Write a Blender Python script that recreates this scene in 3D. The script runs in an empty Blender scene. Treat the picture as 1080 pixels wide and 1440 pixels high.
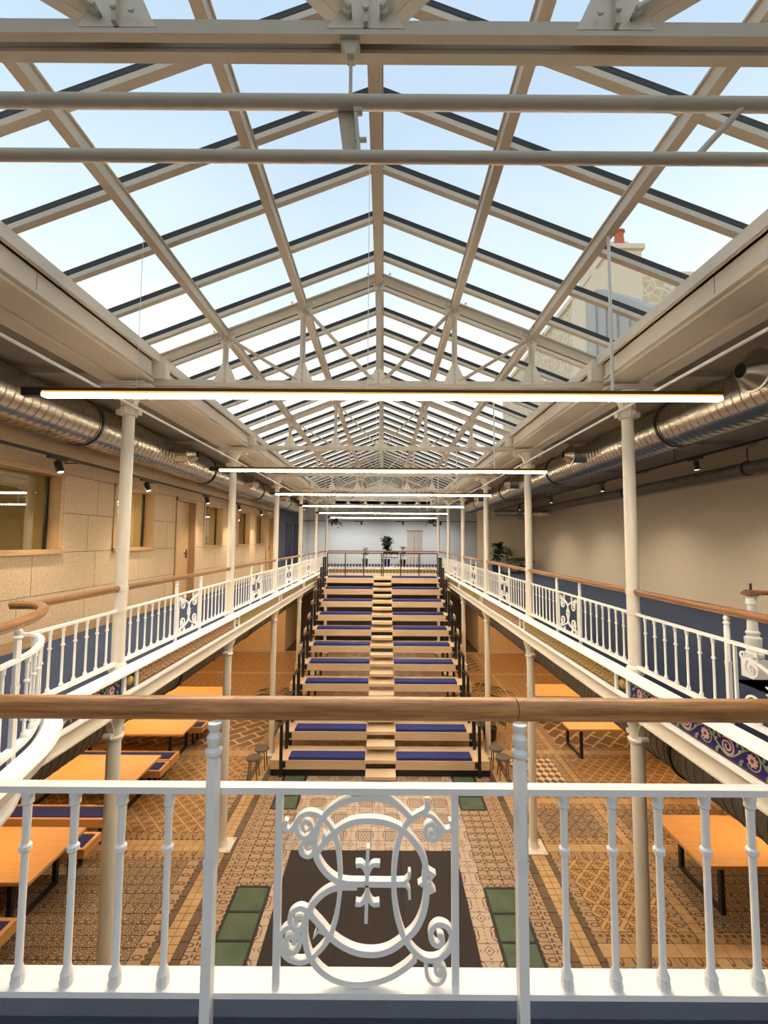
import bpy, bmesh, math, random
from mathutils import Vector, Matrix
random.seed(7)
PI = math.pi
SC = bpy.context.scene
COL = SC.collection

# ---------------------------------------------------------------- camera
cd = bpy.data.cameras.new('camera'); cam = bpy.data.objects.new('camera', cd); COL.objects.link(cam)
cd.sensor_fit = 'HORIZONTAL'; cd.sensor_width = 36.0; cd.lens = 36.0 * 610.0 / 1080.0
cd.clip_start = 0.05; cd.clip_end = 300
P_, R_ = math.radians(3.75), math.radians(0.35)
cam.matrix_world = Matrix.Translation((0.07, 0, 5.30)) @ Matrix.Rotation(PI/2 + P_, 4, 'X') @ Matrix.Rotation(R_, 4, 'Z')
SC.camera = cam

# ---------------------------------------------------------------- sky and exposure
w = bpy.data.worlds.new('sky'); SC.world = w; w.use_nodes = True
nt = w.node_tree; nt.nodes.clear()
wo = nt.nodes.new('ShaderNodeOutputWorld'); bg = nt.nodes.new('ShaderNodeBackground')
tc = nt.nodes.new('ShaderNodeTexCoord'); sx = nt.nodes.new('ShaderNodeSeparateXYZ')
cr = nt.nodes.new('ShaderNodeValToRGB')
cr.color_ramp.elements[0].position = 0.03; cr.color_ramp.elements[0].color = (1.0, 0.95, 0.87, 1)
e = cr.color_ramp.elements.new(0.0); e.color = (0.22, 0.20, 0.17, 1)
e = cr.color_ramp.elements.new(0.30); e.color = (1.0, 0.965, 0.89, 1)
e = cr.color_ramp.elements.new(0.50); e.color = (0.63, 0.72, 0.78, 1)
e = cr.color_ramp.elements.new(0.72); e.color = (0.43, 0.54, 0.67, 1)
cr.color_ramp.elements[-1].position = 0.9; cr.color_ramp.elements[-1].color = (0.39, 0.50, 0.65, 1)
nz = nt.nodes.new('ShaderNodeTexNoise'); nz.inputs['Scale'].default_value = 2.2; nz.inputs['Detail'].default_value = 4
nm = nt.nodes.new('ShaderNodeMath'); nm.operation = 'MULTIPLY_ADD'; nm.inputs[1].default_value = 0.22; nm.inputs[2].default_value = -0.11
na = nt.nodes.new('ShaderNodeMath'); na.operation = 'ADD'
nt.links.new(tc.outputs['Generated'], sx.inputs[0]); nt.links.new(tc.outputs['Generated'], nz.inputs['Vector'])
nt.links.new(nz.outputs['Fac'], nm.inputs[0]); nt.links.new(sx.outputs[2], na.inputs[0]); nt.links.new(nm.outputs[0], na.inputs[1])
nt.links.new(na.outputs[0], cr.inputs[0])
nt.links.new(cr.outputs[0], bg.inputs[0]); bg.inputs[1].default_value = 0.96
nt.links.new(bg.outputs[0], wo.inputs[0])
SC.view_settings.view_transform = 'Standard'; SC.view_settings.look = 'None'
SC.view_settings.gamma = 1.0; SC.view_settings.use_curve_mapping = False
SC.view_settings.exposure = 0.65

LED_STRENGTH = 140.0        # warm LED bars under the skylight
PENDANT_STRENGTH = 38.0    # black pendants over the tables
DOWN_STRENGTH = 80.0       # round downlights below the galleries
SPOT_W = 130.0              # track spots

# ---------------------------------------------------------------- node helpers
class G:
    def __init__(s, name, rough=0.5, metal=0.0, spec=None):
        s.mat = bpy.data.materials.new(name); s.mat.use_nodes = True
        s.t = s.mat.node_tree; s.b = s.t.nodes['Principled BSDF']
        s.b.inputs['Roughness'].default_value = rough; s.b.inputs['Metallic'].default_value = metal
        if spec is not None: s.b.inputs['Specular IOR Level'].default_value = spec
        s._pos = None
    def n(s, t): return s.t.nodes.new(t)
    def put(s, sock, v):
        if isinstance(v, bpy.types.NodeSocket): s.t.links.new(v, sock)
        elif v is not None: sock.default_value = v
    def m(s, op, a, b=None, c=None):
        n = s.n('ShaderNodeMath'); n.operation = op
        s.put(n.inputs[0], a); s.put(n.inputs[1], b)
        if c is not None: s.put(n.inputs[2], c)
        return n.outputs[0]
    def pos(s):
        if s._pos is None:
            g = s.n('ShaderNodeNewGeometry'); q = s.n('ShaderNodeSeparateXYZ'); s.t.links.new(g.outputs['Position'], q.inputs[0])
            s._pos = (q.outputs[0], q.outputs[1], q.outputs[2], g.outputs['Position'])
        return s._pos
    def vec(s, x, y, z):
        c = s.n('ShaderNodeCombineXYZ'); s.put(c.inputs[0], x); s.put(c.inputs[1], y); s.put(c.inputs[2], z); return c.outputs[0]
    def noise(s, scale, vec=None, detail=3.0, rough=0.55):
        n = s.n('ShaderNodeTexNoise'); n.inputs['Scale'].default_value = scale; n.inputs['Detail'].default_value = detail
        n.inputs['Roughness'].default_value = rough
        s.put(n.inputs['Vector'], vec if vec is not None else s.pos()[3]); return n.outputs['Fac']
    def voro(s, scale, vec=None, feat='F1', out='Distance'):
        n = s.n('ShaderNodeTexVoronoi'); n.feature = feat; n.inputs['Scale'].default_value = scale
        s.put(n.inputs['Vector'], vec if vec is not None else s.pos()[3]); return n.outputs[out]
    def mix(s, f, a, b):
        n = s.n('ShaderNodeMix'); n.data_type = 'RGBA'; s.put(n.inputs[0], f)
        for k, v in ((6, a), (7, b)):
            s.put(n.inputs[k], v if isinstance(v, bpy.types.NodeSocket) else (v[0], v[1], v[2], 1))
        return n.outputs[2]
    def ramp(s, f, stops):
        n = s.n('ShaderNodeValToRGB'); s.put(n.inputs[0], f); el = n.color_ramp.elements
        while len(el) < len(stops): el.new(0.5)
        for q, (p, c) in zip(el, stops): q.position = p; q.color = (*c, 1)
        return n.outputs[0]
    def smooth(s, f, lo, hi):
        n = s.n('ShaderNodeMapRange'); n.interpolation_type = 'SMOOTHSTEP'; s.put(n.inputs[0], f)
        n.inputs[1].default_value = lo; n.inputs[2].default_value = hi; return n.outputs[0]
    def bump(s, h, strength=0.3, dist=0.01):
        n = s.n('ShaderNodeBump'); n.inputs['Strength'].default_value = strength; n.inputs['Distance'].default_value = dist
        s.put(n.inputs['Height'], h); s.t.links.new(n.outputs[0], s.b.inputs['Normal'])
    def col(s, c):
        s.put(s.b.inputs['Base Color'], c if isinstance(c, bpy.types.NodeSocket) else (*c, 1)); return s.mat
    def cen(s, u): return s.m('SUBTRACT', s.m('FRACT', u), 0.5)

def paint(name, c, rough=0.45, var=0.06):
    g = G(name, rough); n = g.noise(6.0, detail=5)
    d = tuple(x*(1-var) for x in c)
    g.bump(g.noise(90.0), 0.06, 0.004); return g.col(g.mix(n, d, c))
def plain(name, c, rough=0.5, metal=0.0):
    g = G(name, rough, metal); n = g.noise(14.0)
    return g.col(g.mix(n, tuple(x*0.85 for x in c), c))
def wood(name, c1, c2, axis='X', rough=0.4, sc=1.0):
    g = G(name, rough); x, y, z, p = g.pos()
    st = {'X': (1.2, 22, 22), 'Y': (22, 1.2, 22), 'Z': (22, 22, 1.2)}[axis]
    v = g.vec(g.m('MULTIPLY', x, st[0]*sc), g.m('MULTIPLY', y, st[1]*sc), g.m('MULTIPLY', z, st[2]*sc))
    a = g.noise(1.6, v, 6, 0.6); b = g.noise(7.0, v, 4)
    f = g.m('ADD', g.m('MULTIPLY', a, 0.75), g.m('MULTIPLY', b, 0.25))
    g.bump(f, 0.08, 0.004)
    return g.col(g.ramp(f, [(0.32, c1), (0.52, tuple((i+j)/2 for i, j in zip(c1, c2))), (0.68, c2)]))
def emit(name, c, st):
    m = bpy.data.materials.new(name); m.use_nodes = True; t = m.node_tree; t.nodes.clear()
    o = t.nodes.new('ShaderNodeOutputMaterial'); e = t.nodes.new('ShaderNodeEmission')
    e.inputs[0].default_value = (*c, 1); e.inputs[1].default_value = st; t.links.new(e.outputs[0], o.inputs[0]); return m
def glass_mat(name, tint, ior=1.45, extra=0.0, rough=0.0, refl=0.6):
    m = bpy.data.materials.new(name); m.use_nodes = True; t = m.node_tree; t.nodes.clear()
    o = t.nodes.new('ShaderNodeOutputMaterial'); tr = t.nodes.new('ShaderNodeBsdfTransparent'); gl = t.nodes.new('ShaderNodeBsdfGlossy')
    fr = t.nodes.new('ShaderNodeFresnel'); mx = t.nodes.new('ShaderNodeMixShader')
    fr.inputs[0].default_value = ior; tr.inputs[0].default_value = (*tint, 1); gl.inputs['Roughness'].default_value = rough
    ad = t.nodes.new('ShaderNodeMath'); ad.operation = 'MULTIPLY_ADD'; ad.inputs[1].default_value = refl; ad.inputs[2].default_value = extra
    t.links.new(fr.outputs[0], ad.inputs[0])
    t.links.new(ad.outputs[0], mx.inputs[0]); t.links.new(tr.outputs[0], mx.inputs[1]); t.links.new(gl.outputs[0], mx.inputs[2]); t.links.new(mx.outputs[0], o.inputs[0]); return m

M = {}
M['cream'] = paint('cream_painted_iron', (0.80, 0.74, 0.64))
M['truss'] = paint('cream_truss_paint', (0.66, 0.59, 0.48), var=0.15)
M['white'] = paint('white_painted_iron', (0.91, 0.90, 0.885), 0.38)
M['plaster'] = paint('white_plaster', (0.78, 0.76, 0.70), 0.8)
M['plaster_warm'] = paint('beige_plaster', (0.66, 0.57, 0.44), 0.85, 0.1)
M['plaster_gable'] = paint('pale_plaster', (0.78, 0.80, 0.78), 0.8)
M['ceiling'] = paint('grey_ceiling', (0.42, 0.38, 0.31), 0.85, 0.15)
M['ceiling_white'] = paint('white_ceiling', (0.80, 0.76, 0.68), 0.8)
M['ground_wall'] = paint('ochre_wall', (0.72, 0.55, 0.34), 0.8)
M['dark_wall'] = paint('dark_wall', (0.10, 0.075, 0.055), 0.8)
M['black'] = plain('black_steel', (0.012, 0.012, 0.014), 0.4)
M['gasket'] = plain('black_gasket', (0.018, 0.015, 0.015), 0.6)
M['dark'] = plain('dark_recess', (0.03, 0.026, 0.022), 0.8)
M['bronze'] = plain('dark_bronze', (0.10, 0.055, 0.02), 0.35, 0.4)
M['oak_y'] = wood('oak_along', (0.20, 0.09, 0.035), (0.42, 0.22, 0.10), 'Y')
M['oak_x'] = wood('oak_across', (0.24, 0.080, 0.020), (0.70, 0.35, 0.13), 'X', sc=1.8)
M['oak_z'] = wood('oak_upright', (0.46, 0.29, 0.14), (0.60, 0.41, 0.22), 'Z')
M['oak_frame'] = wood('oak_frame', (0.40, 0.24, 0.11), (0.55, 0.36, 0.18), 'Y')
M['deck'] = wood('pale_oak_deck', (0.60, 0.43, 0.26), (0.74, 0.57, 0.38), 'X', 0.45)
M['table'] = wood('honey_oak', (0.62, 0.32, 0.11), (0.74, 0.41, 0.16), 'X', 0.35)
g = G('blue_cushion_felt', 0.9); M['cushion'] = g.col(g.mix(g.noise(120.0), (0.012, 0.018, 0.12), (0.03, 0.042, 0.23)))
g = G('blue_carpet', 0.95); a = g.noise(160.0, detail=2); b = g.noise(3.0)
g.bump(a, 0.5, 0.004)
M['carpet'] = g.col(g.mix(g.m('MULTIPLY', g.m('ADD', a, b), 0.5), (0.008, 0.016, 0.042), (0.038, 0.064, 0.132)))
g = G('beige_wood_fibre_panel', 0.9); a = g.noise(55.0, detail=6, rough=0.75); b = g.noise(140.0, detail=3)
g.bump(a, 0.25, 0.006)
M['panel'] = g.col(g.ramp(g.m('ADD', g.m('MULTIPLY', a, 0.7), g.m('MULTIPLY', b, 0.3)), [(0.36, (0.34, 0.22, 0.12)), (0.47, (0.58, 0.43, 0.27)), (0.62, (0.72, 0.57, 0.39))]))
g = G('galvanised_steel', 0.27, 0.95); a = g.noise(7.0, detail=4)
M['galv'] = g.col(g.mix(a, (0.42, 0.39, 0.34), (0.68, 0.65, 0.58)))
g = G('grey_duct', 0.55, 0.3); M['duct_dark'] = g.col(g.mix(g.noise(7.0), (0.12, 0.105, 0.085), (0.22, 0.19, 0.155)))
M['blue_wall'] = paint('navy_wall_paint', (0.10, 0.115, 0.20), 0.7, 0.1)
M['blue_door'] = paint('dark_navy_paint', (0.03, 0.03, 0.07), 0.6)
M['glass'] = glass_mat('clear_glass', (0.97, 0.985, 0.985), 1.33, 0.0, 0.25, 0.03)
M['win_glass'] = glass_mat('window_glass', (0.9, 0.88, 0.8), 1.5, 0.05)
g = G('green_floor_glass', 0.12); M['floor_glass'] = g.col(g.mix(g.noise(3.0), (0.07, 0.10, 0.07), (0.16, 0.21, 0.14)))
g = G('charcoal_mat', 0.95); a = g.noise(150.0, detail=2); g.bump(a, 0.6, 0.004); M['mat'] = g.col(g.mix(a, (0.018, 0.013, 0.012), (0.06, 0.045, 0.042)))
M['gold'] = plain('gilded_boss', (0.62, 0.45, 0.12), 0.35, 0.3)
M['led'] = emit('warm_led', (1.0, 0.81, 0.56), LED_STRENGTH)
M['amber'] = emit('amber_fringe_glow', (1.0, 0.50, 0.10), 0.75)  # orange halo of the LED bars put in as a weak glow
M['led_side'] = emit('pale_side_lens', (1.0, 0.82, 0.58), 22.0)
M['pendant'] = emit('pendant_led', (1.0, 0.68, 0.34), PENDANT_STRENGTH)
M['down'] = emit('downlight_glow', (1.0, 0.62, 0.28), DOWN_STRENGTH)
M['spot_lens'] = emit('spot_lens', (1.0, 0.86, 0.62), 4.0)
M['room_led'] = emit('office_led', (1.0, 0.84, 0.56), 60.0)
M['leaf'] = plain('dark_green_leaf', (0.035, 0.075, 0.025), 0.45)
M['leaf2'] = plain('mid_green_leaf', (0.09, 0.15, 0.04), 0.5)
M['stem'] = plain('brown_stem', (0.12, 0.08, 0.05), 0.8)
M['pot_blue'] = plain('cobalt_pot', (0.02, 0.025, 0.16), 0.3)
M['pot_dark'] = plain('charcoal_pot', (0.03, 0.028, 0.028), 0.6)
M['pot_white'] = plain('cream_pot', (0.50, 0.45, 0.36), 0.6)
M['stool'] = plain('taupe_seat', (0.12, 0.10, 0.085), 0.6)
M['stool_leg'] = wood('walnut_leg', (0.16, 0.08, 0.035), (0.26, 0.14, 0.06), 'Z')
M['curtain'] = paint('pale_curtain', (0.74, 0.66, 0.60), 0.9)
M['office'] = paint('ochre_office_wall', (0.55, 0.42, 0.20), 0.8)
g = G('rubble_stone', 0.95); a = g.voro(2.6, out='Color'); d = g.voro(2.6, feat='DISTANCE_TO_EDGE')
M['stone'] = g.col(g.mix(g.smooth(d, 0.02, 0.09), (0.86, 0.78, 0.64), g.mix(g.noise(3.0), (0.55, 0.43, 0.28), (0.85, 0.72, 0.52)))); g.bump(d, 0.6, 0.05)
M['render'] = paint('sand_render', (0.88, 0.76, 0.58), 0.9)  # stone and render colours raised to stand in for sunlight
M['zinc'] = plain('zinc_roofing', (0.50, 0.50, 0.49), 0.6, 0.1)
M['terracotta'] = plain('terracotta', (0.62, 0.16, 0.07), 0.7)
M['grout'] = plain('dark_grout', (0.10, 0.07, 0.045), 0.9)

# encaustic floor tiles: flat fired pattern on each tile
def tile_plain(name, c, var=0.12):
    g = G(name, 0.38); x, y, z, p = g.pos()
    v = g.voro(5.9, out='Color'); q = g.n('ShaderNodeSeparateColor'); g.t.links.new(v, q.inputs[0])
    f = g.m('ADD', g.m('MULTIPLY', q.outputs[0], 0.6), g.m('MULTIPLY', g.noise(9.0), 0.4))
    return g.col(g.mix(f, tuple(i*(1-var*2) for i in c), tuple(min(1, i*(1+var)) for i in c)))
def tile_rosette(name, base, ink, per, ox=0.0, oy=0.0):
    g = G(name, 0.38); x, y, z, p = g.pos()
    u = g.cen(g.m('DIVIDE', g.m('SUBTRACT', x, ox), per)); v = g.cen(g.m('DIVIDE', g.m('SUBTRACT', y, oy), per))
    r = g.m('SQRT', g.m('ADD', g.m('MULTIPLY', u, u), g.m('MULTIPLY', v, v))); a = g.m('ARCTAN2', v, u)
    r2 = g.m('ADD', r, g.m('MULTIPLY', g.m('COSINE', g.m('MULTIPLY', a, 8)), 0.018))
    rings = g.smooth(g.m('SINE', g.m('MULTIPLY', r2, 62.0)), 0.05, 0.35)
    inside = g.smooth(r, 0.37, 0.33)
    # crosslets between the rosettes
    u2 = g.m('ABSOLUTE', g.cen(g.m('ADD', u, 1.0))); v2 = g.m('ABSOLUTE', g.cen(g.m('ADD', v, 1.0)))
    s = g.m('ADD', u2, v2); st = g.m('MULTIPLY', g.smooth(g.m('SINE', g.m('MULTIPLY', s, 58.0)), 0.45, 0.7), g.smooth(g.m('MULTIPLY', u2, v2), 0.012, 0.006))
    f = g.m('MAXIMUM', g.m('MULTIPLY', rings, inside), g.m('MULTIPLY', st, g.smooth(r, 0.33, 0.37)))
    f = g.m('MULTIPLY', f, g.m('ADD', 0.75, g.m('MULTIPLY', g.noise(30.0), 0.4)))
    b = g.mix(g.noise(4.0), tuple(i*0.86 for i in base), base)
    return g.col(g.mix(f, b, ink))
def tile_damask(name, base, ink, per):
    g = G(name, 0.38); x, y, z, p = g.pos(); k = 2*PI/per
    X = g.m('MULTIPLY', x, k); Y = g.m('MULTIPLY', y, k)
    a = g.m('ADD', g.m('COSINE', X), g.m('COSINE', Y)); b = g.m('MULTIPLY', g.m('COSINE', g.m('MULTIPLY', X, 2)), g.m('COSINE', g.m('MULTIPLY', Y, 2)))
    h = g.m('SINE', g.m('ADD', g.m('MULTIPLY', a, 3.4), g.m('MULTIPLY', b, 2.6)))
    f = g.smooth(g.m('ABSOLUTE', h), 0.62, 0.34)
    return g.col(g.mix(f, ink, g.mix(g.noise(5.0), tuple(i*0.8 for i in base), base)))
def tile_lattice(name, base, ink, line, per, dot=True):
    g = G(name, 0.38); x, y, z, p = g.pos(); q = per*1.4142
    u = g.cen(g.m('DIVIDE', g.m('ADD', x, y), q)); v = g.cen(g.m('DIVIDE', g.m('SUBTRACT', x, y), q))
    au = g.m('ABSOLUTE', u); av = g.m('ABSOLUTE', v); mx = g.m('MAXIMUM', au, av)
    r = g.m('SQRT', g.m('ADD', g.m('MULTIPLY', u, u), g.m('MULTIPLY', v, v))); an = g.m('ARCTAN2', v, u)
    fl = g.smooth(g.m('ADD', r, g.m('MULTIPLY', g.m('COSINE', g.m('MULTIPLY', an, 4)), 0.10)), 0.20, 0.17)
    ring = g.smooth(g.m('ABSOLUTE', g.m('SUBTRACT', mx, 0.33)), 0.05, 0.03)
    f = g.m('MAXIMUM', fl, ring)
    c = g.mix(f, g.mix(g.noise(6.0), tuple(i*0.8 for i in base), base), ink)
    return g.col(g.mix(g.smooth(mx, 0.41, 0.44), c, line))
def tile_links(name, base, ink, per):
    g = G(name, 0.38); x, y, z, p = g.pos()
    u = g.m('DIVIDE', x, per); v = g.m('DIVIDE', y, per)
    a = g.m('ABSOLUTE', g.m('SINE', g.m('MULTIPLY', g.m('ADD', u, g.m('MULTIPLY', g.m('SINE', g.m('MULTIPLY', v, 2*PI)), 0.22)), PI)))
    b = g.m('ABSOLUTE', g.m('SINE', g.m('MULTIPLY', g.m('ADD', v, g.m('MULTIPLY', g.m('SINE', g.m('MULTIPLY', u, 2*PI)), 0.22)), PI)))
    f = g.smooth(g.m('MINIMUM', a, b), 0.34, 0.22)
    return g.col(g.mix(f, ink, g.mix(g.noise(5.0), tuple(i*0.8 for i in base), base)))
def tile_check(name, a_, b_, pu, pv):
    g = G(name, 0.38); x, y, z, p = g.pos()
    s = g.m('MULTIPLY', g.m('SINE', g.m('MULTIPLY', g.m('ADD', g.m('DIVIDE', x, pu), g.m('DIVIDE', y, pv)), PI)), g.m('SINE', g.m('MULTIPLY', g.m('SUBTRACT', g.m('DIVIDE', x, pu), g.m('DIVIDE', y, pv)), PI)))
    return g.col(g.mix(g.smooth(s, -0.03, 0.03), a_, b_))
def tile_band(name, base, ink, per, axis='Y', lines=(0.0, 1.0)):
    # running border: rings in a row between two dotted lines; coordinate along = axis
    g = G(name, 0.38); x, y, z, p = g.pos(); al, ac = (y, x) if axis == 'Y' else (x, y)
    u = g.cen(g.m('DIVIDE', al, per)); v = g.cen(g.m('DIVIDE', ac, per*1.15))
    e = g.m('SQRT', g.m('ADD', g.m('MULTIPLY', g.m('MULTIPLY', u, u), 2.6), g.m('MULTIPLY', v, v)))
    ring = g.smooth(g.m('ABSOLUTE', g.m('SUBTRACT', e, 0.27)), 0.09, 0.05)
    edge = g.m('MULTIPLY', g.smooth(g.m('ABSOLUTE', v), 0.40, 0.43), g.smooth(g.m('SINE', g.m('MULTIPLY', u, 4*PI)), -0.5, 0.1))
    f = g.m('MAXIMUM', ring, edge)
    return g.col(g.mix(f, g.mix(g.noise(5.0), tuple(i*0.8 for i in base), base), ink))
TAN = (0.60, 0.40, 0.21); CRM = (0.66, 0.52, 0.36); BRN = (0.15, 0.075, 0.04); MID = (0.30, 0.17, 0.085); GRY = (0.33, 0.25, 0.17)
M['t_cream'] = tile_plain('buff_tile', (0.52, 0.34, 0.17))
M['t_dark'] = tile_plain('umber_tile', (0.12, 0.075, 0.048))
M['t_rosette'] = tile_rosette('rosette_tile', (0.54, 0.42, 0.31), (0.17, 0.065, 0.035), 0.49, 0.0, 0.1)
M['t_damask'] = tile_damask('damask_tile', (0.50, 0.37, 0.23), (0.12, 0.075, 0.045), 0.26)
M['t_lattice'] = tile_lattice('orange_lattice_tile', (0.50, 0.30, 0.12), (0.16, 0.065, 0.022), (0.50, 0.34, 0.16), 0.19)
M['t_lattice2'] = tile_lattice('umber_lattice_tile', (0.42, 0.31, 0.20), (0.12, 0.06, 0.032), (0.09, 0.045, 0.026), 0.19)
M['t_links'] = tile_links('link_tile', (0.62, 0.45, 0.25), (0.15, 0.08, 0.042), 0.42)
M['t_check'] = tile_check('check_tile', (0.13, 0.06, 0.03), (0.66, 0.52, 0.34), 0.155, 0.21)
M['t_band'] = tile_band('chain_band_tile', (0.46, 0.32, 0.20), (0.12, 0.055, 0.028), 0.17)
M['t_bandx'] = tile_band('cross_band_tile', (0.42, 0.27, 0.13), (0.11, 0.05, 0.026), 0.20, 'X')
M['t_orn'] = tile_damask('ornate_tile', (0.66, 0.45, 0.21), (0.24, 0.11, 0.045), 0.55)

# mosaic frieze materials (flat glazed print)
def frieze(name, base, ink, third, per, kind):
    g = G(name, 0.25); x, y, z, p = g.pos(); along = g.m('ADD', x, y)
    u = g.cen(g.m('DIVIDE', along, per)); v = g.m('DIVIDE', g.m('SUBTRACT', z, 3.83), 0.19)
    r = g.m('SQRT', g.m('ADD', g.m('MULTIPLY', u, u), g.m('MULTIPLY', v, v))); a = g.m('ARCTAN2', v, u)
    if kind == 'star':
        f = g.smooth(g.m('SINE', g.m('ADD', g.m('MULTIPLY', r, 26.0), g.m('MULTIPLY', g.m('COSINE', g.m('MULTIPLY', a, 6)), 1.6))), -0.1, 0.3)
    elif kind == 'tri':
        f = g.smooth(g.m('SUBTRACT', g.m('ADD', v, 0.5), g.m('MULTIPLY', g.m('ABSOLUTE', u), 2.0)), -0.04, 0.04)
    else:
        f = g.smooth(g.m('SINE', g.m('ADD', g.m('MULTIPLY', g.m('ABSOLUTE', u), 22.0), g.m('MULTIPLY', v, 14.0))), -0.1, 0.3)
    b = g.mix(g.smooth(g.noise(40.0), 0.45, 0.6), base, third)
    return g.col(g.mix(f, b, ink))
M['f_amber'] = frieze('amber_star_frieze', (0.42, 0.30, 0.17), (0.33, 0.13, 0.035), (0.50, 0.40, 0.26), 0.21, 'star')
M['f_gold'] = frieze('gold_scale_frieze', (0.48, 0.34, 0.10), (0.20, 0.12, 0.04), (0.36, 0.30, 0.12), 0.19, 'star')
M['f_olive'] = frieze('olive_chevron_frieze', (0.42, 0.34, 0.08), (0.20, 0.15, 0.04), (0.48, 0.38, 0.14), 0.16, 'chev')
M['f_tri'] = frieze('ochre_triangle_frieze', (0.30, 0.17, 0.07), (0.52, 0.40, 0.18), (0.24, 0.13, 0.06), 0.16, 'tri')
g = G('ultramarine_glaze', 0.2); M['f_blue'] = g.col(g.mix(g.noise(20.0), (0.012, 0.008, 0.12), (0.03, 0.02, 0.22)))
M['f_pink'] = plain('pink_glaze', (0.62, 0.42, 0.36), 0.25)
M['f_sage'] = plain('sage_glaze', (0.34, 0.40, 0.20), 0.25)
M['f_leaf'] = plain('green_glaze', (0.22, 0.38, 0.06), 0.25)
M['f_red'] = plain('crimson_glaze', (0.30, 0.03, 0.05), 0.25)

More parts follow.
